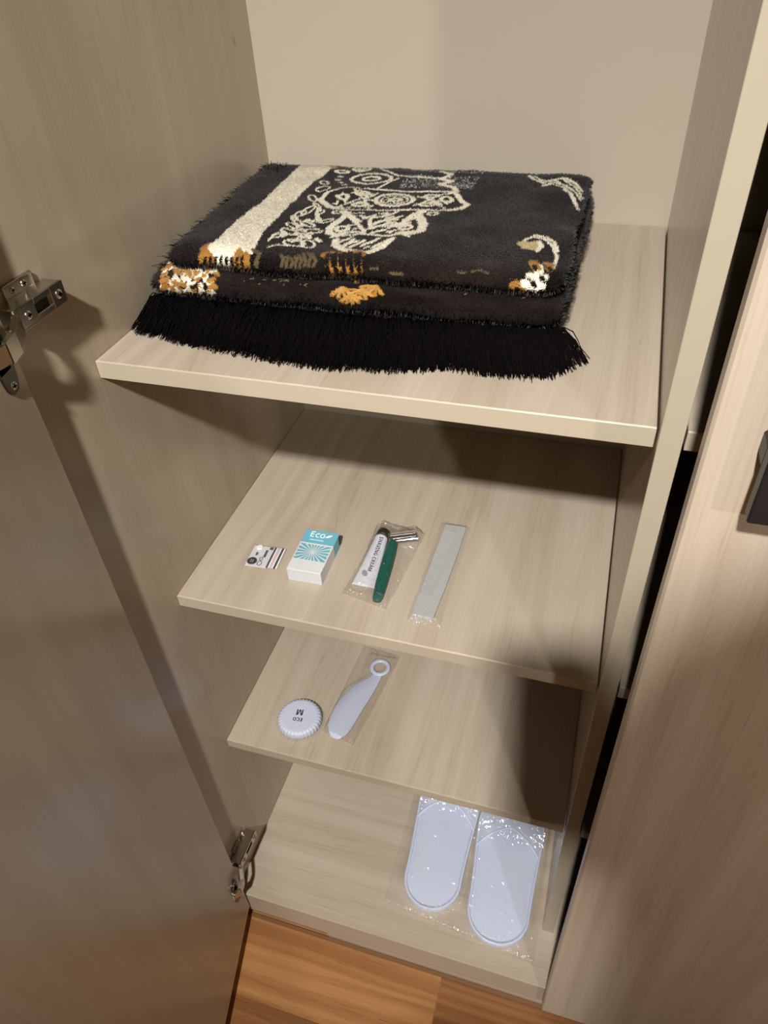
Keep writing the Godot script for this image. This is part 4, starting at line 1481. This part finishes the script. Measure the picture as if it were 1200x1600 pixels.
func build_rug() -> void:
	var o := Vector3(0.23, 0, -0.27)
	var t := thing("folded_rug", "folded black plush rug with cream and gold ornament and black fringe", "rug", Vector3(o.x, SHELF_A, o.z))
	# print of the top fold
	var im := pile_base(1024, 832, 71)
	var cream := rgb(236, 229, 210)
	var tones := [cream, rgb(158, 114, 56), rgb(196, 176, 136), rgb(92, 80, 58), rgb(20, 16, 15)]
	var poly := PackedVector2Array()
	for k in range(0, RUG_BAND.size(), 2): poly.append(Vector2(RUG_BAND[k], RUG_BAND[k + 1]))
	var tuft := noise_field(1024, 832, 512, 416, 0.12, 5)
	for y in range(0, 745):
		var lo := 1e9
		var hi := -1e9
		for k in poly.size():
			var a := poly[k]
			var b := poly[(k + 1) % poly.size()]
			if (a.y - y) * (b.y - y) <= 0.0 and absf(a.y - b.y) > 0.01:
				var xx := a.x + (b.x - a.x) * (y - a.y) / (b.y - a.y)
				lo = minf(lo, xx); hi = maxf(hi, xx)
		if lo > hi: continue
		var rag := rng.randf_range(-3, 3)
		for x in range(maxi(0, int(lo + rag)), mini(1023, int(hi + rag))):
			var q := tuft[y * 1024 + x] / 255.0
			var c := cream.lerp(rgb(206, 194, 168), clampf((q - 0.5) * 2.2, 0.0, 0.8))
			im.set_pixel(x, y, c)
	stroke(im, [205, 30, 225, 45, 240, 70], 9, rgb(190, 160, 120), 5.0)
	stroke(im, [190, 20, 215, 28], 7, rgb(190, 160, 120), 4.0)
	# speckled weave inside the upper cartouche
	for k in 900:
		var a := Vector2(rng.randf_range(480, 690), rng.randf_range(20, 215))
		if (a.y > 70 and a.y < 105): continue
		stroke(im, [a.x, a.y, a.x + rng.randf_range(-6, 6), a.y + rng.randf_range(-3, 3)], 1.2, rgb(196, 194, 196), 0.8)
	for st in RUG_STROKES: stroke(im, st[2], st[1] * 1.1, tones[st[0]], 2.2)
	var top_mat := pile_material(im, 3)
	# lower fold: gold and white block, gold leaves, faint lines
	var im2 := pile_base(1024, 256, 83)
	for k in 260:
		var p := Vector2(rng.randf_range(48, 190), rng.randf_range(60, 232))
		stroke(im2, [p.x, p.y, p.x + rng.randf_range(-8, 8), p.y + rng.randf_range(4, 16)], rng.randf_range(3, 6), [rgb(206, 198, 178), cream, tones[1], rgb(150, 112, 62)][rng.randi() % 4], 2.0)
	for k in 26:
		var p := Vector2(50 if rng.randf() < 0.5 else 190, rng.randf_range(70, 232))
		stroke(im2, [p.x, p.y, p.x + rng.randf_range(-14, 14), p.y + 8], 6, tones[1], 3.0)
	stroke(im2, [90, 62, 150, 52, 215, 48], 4, cream, 2.0)
	stroke(im2, [130, 74, 180, 66, 225, 58], 4, cream, 2.0)
	for k in 70:
		var p := Vector2(rng.randf_range(255, 430), rng.randf_range(60, 180))
		stroke(im2, [p.x, p.y, p.x + rng.randf_range(-9, 9), p.y + rng.randf_range(-6, 6)], 1.6, rgb(98, 90, 72), 1.0)
	for leaf in [[500, 90, 30, 0.5], [540, 110, 34, 0.2], [590, 95, 34, -0.5], [620, 75, 22, -0.6], [520, 165, 36, 1.2], [570, 170, 34, 1.7], [600, 155, 36, 2.0], [545, 190, 30, 1.4]]:
		for j in 5:
			var an: float = leaf[3] + (j - 2) * 0.5
			stroke(im2, [leaf[0], leaf[1], leaf[0] + cos(an) * leaf[2], leaf[1] + sin(an) * leaf[2]], rng.randf_range(2.5, 5.5), tones[1].lerp(rgb(206, 164, 92), rng.randf() * 0.5), 3.0)
	for k in 40:
		var p := Vector2(rng.randf_range(800, 985), rng.randf_range(60, 150))
		stroke(im2, [p.x, p.y, p.x + rng.randf_range(-5, 5), p.y + 3], 2.2, [rgb(130, 100, 60), rgb(96, 90, 80)][rng.randi() % 2], 1.0)
	var low_mat := pile_material(im2, 4)
	var plain := pile_material(pile_base(512, 256, 91), 6)
	# profiles (z, y above the shelf)
	var up := [Vector2(-0.425, 0.056), Vector2(-0.423, 0.064), Vector2(-0.415, 0.0695), Vector2(-0.40, 0.071)]
	var z := -0.39
	while z < -0.145:
		up.append(Vector2(z, 0.071)); z += 0.01
	for k in 13:
		var a := PI / 2 - PI * k / 12.0
		up.append(Vector2(-0.142 + 0.026 * cos(a), 0.0605 + 0.0105 * sin(a)))
	z = -0.17
	while z > -0.42:
		up.append(Vector2(z, 0.050)); z -= 0.03
	up.append(Vector2(-0.422, 0.0515))
	part("upper_fold", fold(up, 0.018, 0.441, 0.014, o, 0.015, 0.44, 0.355, 0.0035, 12, 0.014), top_mat, t)
	bristle(t, "pile", up, o, fold(up, 0.018, 0.441, 0.014, o, 0.015, 0.44, 0.355, 0.0035, 12, 0.014), top_mat, 80000, 51)
	var lp := [Vector2(-0.425, 0.02), Vector2(-0.432, 0.033), Vector2(-0.425, 0.049)]
	z = -0.4
	while z < -0.15:
		lp.append(Vector2(z, 0.0505)); z += 0.025
	for k in 15:
		var a := PI / 2 - PI * k / 14.0
		lp.append(Vector2(-0.140 + 0.03 * cos(a), 0.033 + 0.0175 * sin(a)))
	z = -0.18
	while z > -0.41:
		lp.append(Vector2(z, 0.0155)); z -= 0.035
	var low := fold(lp, 0.004, 0.446, 0.018, o, 0.004, 0.44, 1.0, 0.003, 25, 0.004)
	# the lower print starts at the crease under the top fold
	for k in low.uv.size(): low.uv[k].y = (low.uv[k].y - 0.292) / 0.075
	low_mat.texture_repeat = true
	for k in low.uv.size(): low.uv[k].y = clampf(low.uv[k].y, 0.01, 0.99)
	part("lower_fold", low, low_mat, t)
	bristle(t, "pile", lp, o, low, low_mat, 34000, 52)
	var bp := [Vector2(-0.42, 0.0005), Vector2(-0.428, 0.008), Vector2(-0.42, 0.0155)]
	z = -0.4
	while z < -0.14:
		bp.append(Vector2(z, 0.0162)); z += 0.03
	for k in 9:
		var a := PI / 2 - PI * k / 8.0
		bp.append(Vector2(-0.132 + 0.014 * cos(a), 0.0083 + 0.0078 * sin(a)))
	z = -0.17
	while z > -0.4:
		bp.append(Vector2(z, 0.0005)); z -= 0.04
	var bl := fold(bp, 0.008, 0.442, 0.01, o, 0.0, 0.45, 0.7, 0.0, 40)
	for k in bl.v.size(): bl.v[k].y = maxf(bl.v[k].y, 0.0003)
	part("bottom_layer", bl, plain, t)
	# braided hem along the front of the bottom layer
	var black_yarn := mat(rgb(15, 12, 13), 1.0)
	black_yarn.metallic_specular = 0.1
	var hem := Shape.new()
	var x := 0.012
	while x < 0.438:
		var yy := 0.0135 + 0.0015 * sin(x * 40.0)
		hem.tube([Vector3(x - 0.0022, yy - 0.0018, -0.117) - o, Vector3(x, yy, -0.1145) - o, Vector3(x + 0.0022, yy + 0.0018, -0.117) - o], [0.0007, 0.0026, 0.0007], 6)
		x += 0.0037
	hem.soften(true, false)
	var hp := part("hem", hem, black_yarn, t)
	hp.set_meta("label", "braided black hem")
	# fringe: loose black strands lying over the shelf
	var fr := Shape.new()
	var ends := [Vector2(0.006, -0.062), Vector2(0.017, -0.056), Vector2(0.088, -0.0425), Vector2(0.164, -0.032), Vector2(0.233, -0.0275), Vector2(0.294, -0.0345), Vector2(0.352, -0.049), Vector2(0.411, -0.0475), Vector2(0.4505, -0.056), Vector2(0.466, -0.077)]
	var f := FastNoiseLite.new()
	f.seed = 8
	f.frequency = 1.0
	for k in 4200:
		var q := k / 4200.0
		var rx := 0.012 + 0.428 * q
		var tx := 0.008 + 0.452 * q + 0.014 * f.get_noise_1d(q * 14.0) + rng.randf_range(-0.012, 0.012)
		if rng.randf() < 0.14: tx += rng.randf_range(-0.03, 0.03)
		var tz := -0.05
		for e in ends.size() - 1:
			if tx >= ends[e].x and tx <= ends[e + 1].x:
				tz = lerpf(ends[e].y, ends[e + 1].y, (tx - ends[e].x) / (ends[e + 1].x - ends[e].x))
		if tx < 0.006: tz = -0.066
		if tx > 0.466: tz = -0.082
		tx = clampf(tx, 0.003, 0.474)
		var layer := rng.randf()
		tz += rng.randf_range(-0.016, 0.002) - 0.022 * layer * layer + 0.004 * f.get_noise_1d(q * 60.0)
		var hgt := 0.006 + 0.012 * layer
		var a := Vector3(rx, 0.010 + 0.004 * layer, -0.119)
		var b := Vector3(tx, rng.randf_range(0.0008, 0.004), tz)
		var pts := []
		for g in 6:
			var u := g / 5.0
			var p := a.lerp(b, u)
			p.y += hgt * sin(PI * u) * (1.0 - 0.35 * u)
			p.x += 0.004 * f.get_noise_2d(q * 900.0, u * 1.5)
			p.z += 0.002 * f.get_noise_2d(q * 700.0 + 50.0, u * 2.0)
			p.y = maxf(p.y, 0.0007)
			pts.append(p - o)
		fr.tube(pts, [0.0006, 0.00068, 0.0007, 0.0007, 0.0006, 0.0004], 3, 1.0, false)
	fr.soften(false, false)
	var fo := part("fringe", fr, black_yarn, t)
	fo.set_meta("kind", "stuff")
	fo.set_meta("label", "long black fringe strands")
	# stray pile standing along the outline of the top fold
	var fz := Shape.new()
	for k in 1500:
		var side := rng.randf()
		var p := Vector3.ZERO
		var dir := Vector3.ZERO
		if side < 0.45:
			p = Vector3(0.019 + rng.randf() * 0.012, 0.062 + rng.randf() * 0.008, rng.randf_range(-0.42, -0.13))
			p.x += 0.014 * smoothstep(-0.42, -0.1, p.z)
			dir = Vector3(-1, rng.randf_range(-0.3, 0.9), rng.randf_range(-0.5, 0.5))
		elif side < 0.6:
			p = Vector3(rng.randf_range(0.02, 0.05), 0.067, rng.randf_range(-0.42, -0.38))
			dir = Vector3(-0.3, 1, -0.4)
		else:
			p = Vector3(rng.randf_range(0.008, 0.03), rng.randf_range(0.02, 0.05), rng.randf_range(-0.4, -0.125))
			dir = Vector3(-1, rng.randf_range(-0.4, 0.8), rng.randf_range(-0.2, 0.7))
		dir = dir.normalized() * rng.randf_range(0.003, 0.009)
		var bend := Vector3(rng.randf_range(-0.002, 0.002), -0.0015, rng.randf_range(-0.002, 0.002))
		fz.tube([p - dir * 0.5 - o, p + dir * 0.3 - o, p + dir + bend - o], [0.0004, 0.0003, 0.00015], 3, 1.0, false)
	fz.soften(false, false)
	for k in fz.v.size(): fz.v[k].x = maxf(fz.v[k].x, 0.0012 - o.x)
	var fzo := part("stray_pile", fz, black_yarn, t)
	fzo.set_meta("kind", "stuff")

# ---------------------------------------------------------------- the photographer, who stands behind the lens and shades the shelves
# bones: [from, to, radius from, radius to, flatten along z]
func field(p: Vector3, bones: Array, k: float) -> float:
	var d := 1e9
	for b in bones:
		var a: Vector3 = b[0]
		var ab: Vector3 = b[1] - a
		var l := ab.length_squared()
		var t := clampf((p - a).dot(ab) / l, 0.0, 1.0) if l > 1e-9 else 0.0
		var q: Vector3 = p - a - ab * t
		if b.size() > 4: q *= b[4]
		var e: float = q.length() - lerpf(b[2], b[3], t)
		if d > 1e8:
			d = e
		else:
			var h := clampf(0.5 + 0.5 * (e - d) / k, 0.0, 1.0)
			d = lerpf(e, d, h) - k * h * (1.0 - h)
	return d

func surface_net(s: Shape, bones: Array, cell: float, k: float, tint: Dictionary) -> void:
	var lo := Vector3.ONE * 1e9
	var hi := -lo
	for b in bones:
		var r: float = maxf(b[2], b[3]) * (1.0 if b.size() < 5 else 1.7) + cell * 2.0
		for e in [b[0], b[1]]:
			lo = lo.min(e - Vector3.ONE * r); hi = hi.max(e + Vector3.ONE * r)
	var n := Vector3i(((hi - lo) / cell).ceil()) + Vector3i.ONE
	var val := PackedFloat32Array(); val.resize(n.x * n.y * n.z)
	val.fill(1.0)
	# sample in blocks of four; skip blocks far from the surface
	for bz in range(0, n.z, 4):
		for by in range(0, n.y, 4):
			for bx in range(0, n.x, 4):
				var c := lo + (Vector3(bx, by, bz) + Vector3.ONE * 2.0) * cell
				var dc := field(c, bones, k)
				if absf(dc) > cell * 7.5:
					if dc < 0.0:
						for z in range(bz, mini(bz + 4, n.z)):
							for y in range(by, mini(by + 4, n.y)):
								for x in range(bx, mini(bx + 4, n.x)): val[(z * n.y + y) * n.x + x] = -1.0
					continue
				for z in range(bz, mini(bz + 4, n.z)):
					for y in range(by, mini(by + 4, n.y)):
						for x in range(bx, mini(bx + 4, n.x)):
							val[(z * n.y + y) * n.x + x] = field(lo + Vector3(x, y, z) * cell, bones, k)
	var at := {}
	var corners := [Vector3i(0, 0, 0), Vector3i(1, 0, 0), Vector3i(0, 1, 0), Vector3i(1, 1, 0), Vector3i(0, 0, 1), Vector3i(1, 0, 1), Vector3i(0, 1, 1), Vector3i(1, 1, 1)]
	var edges := [[0, 1], [2, 3], [4, 5], [6, 7], [0, 2], [1, 3], [4, 6], [5, 7], [0, 4], [1, 5], [2, 6], [3, 7]]
	for z in n.z - 1:
		for y in n.y - 1:
			for x in n.x - 1:
				var i0 := (z * n.y + y) * n.x + x
				var neg := val[i0] < 0.0
				var up := i0 + n.x
				var bk := i0 + n.x * n.y
				if neg == (val[i0 + 1] < 0.0) and neg == (val[up] < 0.0) and neg == (val[up + 1] < 0.0) and neg == (val[bk] < 0.0) and neg == (val[bk + 1] < 0.0) and neg == (val[bk + n.x] < 0.0) and neg == (val[bk + n.x + 1] < 0.0): continue
				var ids := [i0, i0 + 1, up, up + 1, bk, bk + 1, bk + n.x, bk + n.x + 1]
				var sum := Vector3.ZERO
				var cnt := 0
				for e in edges:
					var va := val[ids[e[0]]]
					var vb := val[ids[e[1]]]
					if (va < 0.0) != (vb < 0.0):
						var t := va / (va - vb)
						sum += Vector3(corners[e[0]]).lerp(Vector3(corners[e[1]]), t)
						cnt += 1
				var p := lo + (Vector3(x, y, z) + sum / cnt) * cell
				at[i0] = s.vert(p, Vector3.ZERO, Vector2.ZERO)
				tint.list.append(tint.pick.call(p))
	var step := [1, n.x, n.x * n.y]
	for z in range(1, n.z - 1):
		for y in range(1, n.y - 1):
			for x in range(1, n.x - 1):
				var i0 := (z * n.y + y) * n.x + x
				for ax in 3:
					var va := val[i0]
					var vb := val[i0 + step[ax]]
					if (va < 0.0) == (vb < 0.0): continue
					var u: int = step[(ax + 1) % 3]
					var w: int = step[(ax + 2) % 3]
					var q := [i0, i0 - u, i0 - u - w, i0 - w]
					if not (at.has(q[0]) and at.has(q[1]) and at.has(q[2]) and at.has(q[3])): continue
					if va < 0.0: s.quad(at[q[0]], at[q[1]], at[q[2]], at[q[3]])
					else: s.quad(at[q[3]], at[q[2]], at[q[1]], at[q[0]])

func build_photographer(cam: Transform3D) -> void:
	var o := Vector3(0.53, 0, 0.93)
	var t := thing("person", "person in dark jumper and trousers standing behind the camera, raising a phone", "person", o)
	var V := func(x: float, y: float, z: float) -> Vector3: return Vector3(x + 0.025, y * 1.012, z + 0.01)
	var flat := Vector3(1.0, 1.0, 1.45)
	var wr := cam * Vector3(0.075, -0.135, 0.06)
	var body := [
		[V.call(0.515, 0.93, 0.92), V.call(0.545, 1.08, 0.9), 0.145, 0.135, flat],
		[V.call(0.545, 1.08, 0.9), V.call(0.565, 1.3, 0.88), 0.135, 0.155, flat],
		[V.call(0.43, 1.385, 0.89), V.call(0.70, 1.385, 0.89), 0.068, 0.068],
		[V.call(0.565, 1.37, 0.87), V.call(0.55, 1.54, 0.795), 0.064, 0.056],
		[V.call(0.455, 0.9, 0.92), V.call(0.415, 0.5, 0.9), 0.092, 0.062], [V.call(0.415, 0.5, 0.9), V.call(0.408, 0.09, 0.94), 0.062, 0.042],
		[V.call(0.575, 0.9, 0.92), V.call(0.595, 0.5, 0.9), 0.092, 0.062], [V.call(0.595, 0.5, 0.9), V.call(0.602, 0.09, 0.94), 0.062, 0.042],
		[V.call(0.408, 0.045, 0.95), V.call(0.395, 0.04, 0.8), 0.045, 0.037], [V.call(0.602, 0.045, 0.95), V.call(0.615, 0.04, 0.8), 0.045, 0.037],
		[V.call(0.425, 1.38, 0.89), V.call(0.355, 1.11, 0.93), 0.056, 0.044], [V.call(0.355, 1.11, 0.93), V.call(0.352, 0.87, 0.88), 0.044, 0.03],
		[V.call(0.705, 1.38, 0.89), V.call(0.735, 1.14, 0.8), 0.056, 0.044], [V.call(0.735, 1.14, 0.8), wr, 0.044, 0.029],
	]
	var skin := Color(0.42, 0.24, 0.16)
	var hair := Color(0.02, 0.015, 0.012)
	var jumper := Color(0.03, 0.032, 0.04)
	var trousers := Color(0.02, 0.022, 0.03)
	var hc := V.call(0.545, 1.655, 0.762) as Vector3
	var pick := func(p: Vector3) -> Color:
		if p.y > 1.53 and p.distance_to(hc) < 0.2:
			if p.y > hc.y + 0.06 - 0.3 * (p.z - hc.z + 0.08) or (p.z > hc.z + 0.035 and p.y > hc.y - 0.065): return hair
			for e in [-1.0, 1.0]:
				if p.distance_to(hc + Vector3(0.031 * e, 0.0, -0.092)) < 0.0115: return Color(0.05, 0.035, 0.03)
			if p.distance_to(hc + Vector3(0, -0.066, -0.1)) < 0.02 and absf(p.y - hc.y + 0.066) < 0.006: return Color(0.35, 0.12, 0.1)
			return skin
		if p.y < 0.085: return Color(0.01, 0.01, 0.01)
		if p.y < 0.97 and absf(p.x - 0.545) < 0.16: return trousers
		if p.y > 1.49: return skin
		return jumper
	var s := Shape.new()
	var tint := {"list": PackedColorArray(), "pick": pick}
	surface_net(s, body, 0.014, 0.03, tint)
	# head with brow, nose, lips, chin and ears
	var head := [
		[hc + Vector3(0, 0.03, 0.005), hc + Vector3(0, 0.03, 0.03), 0.088, 0.088, Vector3(1.12, 1.0, 1.0)],
		[hc + Vector3(0, -0.02, -0.03), hc + Vector3(0, -0.085, -0.05), 0.066, 0.036],
		[hc + Vector3(0, 0.012, -0.09), hc + Vector3(0, -0.032, -0.1), 0.0075, 0.0105],
		[hc + Vector3(-0.03, 0.018, -0.083), hc + Vector3(0.03, 0.018, -0.083), 0.011, 0.011],
		[hc + Vector3(-0.014, -0.062, -0.092), hc + Vector3(0.014, -0.064, -0.086), 0.007, 0.007],
		[hc + Vector3(-0.014, -0.071, -0.09), hc + Vector3(0.014, -0.073, -0.084), 0.0075, 0.0075],
		[hc + Vector3(-0.083, 0.012, 0.005), hc + Vector3(-0.082, -0.026, 0.0), 0.013, 0.009], [hc + Vector3(0.083, 0.012, 0.005), hc + Vector3(0.082, -0.026, 0.0), 0.013, 0.009],
		[hc + Vector3(0, -0.06, 0.02), V.call(0.555, 1.5, 0.815), 0.056, 0.056],
		[hc + Vector3(0, 0.055, 0.02), hc + Vector3(0, 0.02, 0.06), 0.09, 0.075],
	]
	surface_net(s, head, 0.0055, 0.014, tint)
	var hand_tint := {"list": tint.list, "pick": func(_p: Vector3) -> Color: return skin}
	# left hand hanging, fingers slightly curled
	var lw := V.call(0.352, 0.87, 0.88) as Vector3
	var lh := [[lw, lw + Vector3(0.002, -0.05, -0.012), 0.028, 0.03, Vector3(1.5, 1, 1)], [lw + Vector3(0.002, -0.05, -0.03), lw + Vector3(0.002, -0.082, -0.03), 0.02, 0.012, Vector3(1.3, 1, 1)], [lw + Vector3(0.002, -0.05, 0.008), lw + Vector3(0.002, -0.082, 0.01), 0.02, 0.012, Vector3(1.3, 1, 1)]]
	for f in 4:
		var root := lw + Vector3(0.002, -0.082, -0.036 + f * 0.0185)
		var ln: float = [0.066, 0.078, 0.073, 0.058][f]
		var m1 := root + Vector3(0.004, -ln * 0.5, -0.002)
		lh.append([root, m1, 0.0092, 0.0085])
		lh.append([m1, m1 + Vector3(0.013, -ln * 0.42, -0.004), 0.0085, 0.007])
	lh.append([lw + Vector3(0.004, -0.025, -0.03), lw + Vector3(0.012, -0.058, -0.052), 0.013, 0.0105])
	lh.append([lw + Vector3(0.012, -0.058, -0.052), lw + Vector3(0.018, -0.088, -0.056), 0.0105, 0.008])
	surface_net(s, lh, 0.0035, 0.006, hand_tint)
	# right hand closed round the phone's right edge: palm behind, fingers across the back, thumb over the screen
	var C := func(x: float, y: float, z: float) -> Vector3: return cam * Vector3(x, y, z)
	var rh := [[wr, C.call(0.042, -0.105, 0.032), 0.028, 0.026], [C.call(0.046, -0.115, 0.035), C.call(0.034, -0.07, 0.026), 0.025, 0.02]]
	for f in 4:
		var y := -0.048 - f * 0.0215
		var reach: float = [-0.012, -0.02, -0.018, -0.006][f]
		rh.append([C.call(0.036, y - 0.002, 0.02), C.call(0.026, y, 0.004), 0.0098, 0.0092])
		rh.append([C.call(0.026, y, 0.004), C.call(0.006, y + 0.002, -0.0045), 0.0092, 0.0085])
		rh.append([C.call(0.006, y + 0.002, -0.0045), C.call(reach, y + 0.003, -0.0035), 0.0085, 0.0072])
	rh.append([C.call(0.04, -0.1, 0.034), C.call(0.022, -0.072, 0.027), 0.0135, 0.011])
	rh.append([C.call(0.022, -0.072, 0.027), C.call(0.0, -0.06, 0.0215), 0.011, 0.0088])
	surface_net(s, rh, 0.0035, 0.006, hand_tint)
	for k in s.v.size(): s.v[k] -= o
	s.soften(false, false)
	var vol := 0.0
	for k in range(0, s.ix.size(), 3): vol += s.v[s.ix[k]].dot(s.v[s.ix[k + 1]].cross(s.v[s.ix[k + 2]]))
	if vol < 0.0:
		for k in range(0, s.ix.size(), 3):
			var q := s.ix[k]; s.ix[k] = s.ix[k + 1]; s.ix[k + 1] = q
		for k in s.n.size(): s.n[k] = -s.n[k]
	var m := mat(Color.WHITE, 0.8)
	m.vertex_color_use_as_albedo = true
	var am := s.mesh(m)
	var a := am.surface_get_arrays(0)
	a[Mesh.ARRAY_COLOR] = tint.list
	am.clear_surfaces()
	am.add_surface_from_arrays(Mesh.PRIMITIVE_TRIANGLES, a)
	am.surface_set_material(0, m)
	var b := MeshInstance3D.new()
	b.name = "body"
	b.mesh = am
	t.add_child(b)
	# the phone, its lens at the camera
	var ph := thing("smartphone", "black smartphone held up in the right hand of the photographer", "phone", cam * Vector3(-0.0235, -0.0615, 0.008))
	ph.basis = cam.basis
	s = Shape.new()
	var ol := PackedVector2Array()
	for q in [[1, 1, 0.0], [-1, 1, PI / 2], [-1, -1, PI], [1, -1, PI * 1.5]]:
		for j in 7:
			var an: float = q[2] + PI / 2 * j / 6.0
			ol.append(Vector2(q[0] * 0.0265 + cos(an) * 0.011, q[1] * 0.0645 + sin(an) * 0.011))
	s.prism(ol, -0.004, 0.004, 0.0008)
	for k in s.v.size():
		s.v[k] = Vector3(s.v[k].x, -s.v[k].z, s.v[k].y)
		s.n[k] = Vector3(s.n[k].x, -s.n[k].z, s.n[k].y)
	part("body", s, M.black, ph)
	s = Shape.new()
	s.box(Vector3(-0.0345, -0.0715, 0.0038), Vector3(0.0345, 0.0715, 0.0042), 0.0001)
	part("screen", s, mat(rgb(14, 15, 18), 0.1), ph)
	s = Shape.new()
	s.box(Vector3(0.004, 0.043, -0.0056), Vector3(0.0335, 0.0715, -0.0038), 0.0015)
	part("lens_plate", s, mat(rgb(28, 28, 30), 0.3), ph)

func _ready() -> void:
	rng.seed = 20240611
	var cam := Camera3D.new()
	cam.name = "camera"
	add_child(cam)
	cam.fov = 69.93
	cam.near = 0.02
	cam.far = 20.0
	cam.transform = Transform3D(Basis(Vector3(0.95544, -0.05072, -0.2908), Vector3(-0.1543, 0.75403, -0.63847), Vector3(0.25165, 0.65488, 0.7126)).orthonormalized(), Vector3(0.4862, 1.4729, 0.5359))
	cam.current = true
	var env := Environment.new()
	env.background_mode = Environment.BG_COLOR
	env.background_color = Color(0.02, 0.02, 0.02)
	env.tonemap_mode = Environment.TONE_MAPPER_LINEAR
	env.tonemap_exposure = 1.0
	env.sdfgi_enabled = true
	env.ssao_enabled = true
	env.ssil_enabled = true
	var we := WorldEnvironment.new()
	we.name = "environment"
	we.environment = env
	add_child(we)
	make_materials()
	build_lamp(Vector3(0.45, 2.43, 1.3), "round recessed ceiling downlight nearest the wardrobe doors", 6.4, 79.0, 0.7)
	build_lamp(Vector3(1.75, 2.43, 2.3), "round recessed ceiling downlight at the far end of the room", 2.2, 88.0, 0.3)
	build_room()
	build_wardrobe()
	build_rug()
	build_slippers()
	build_comb()
	build_shaving_kit()
	build_box()
	build_sewing_kit()
	build_shower_case()
	build_shoehorn()
	build_photographer(cam.transform)
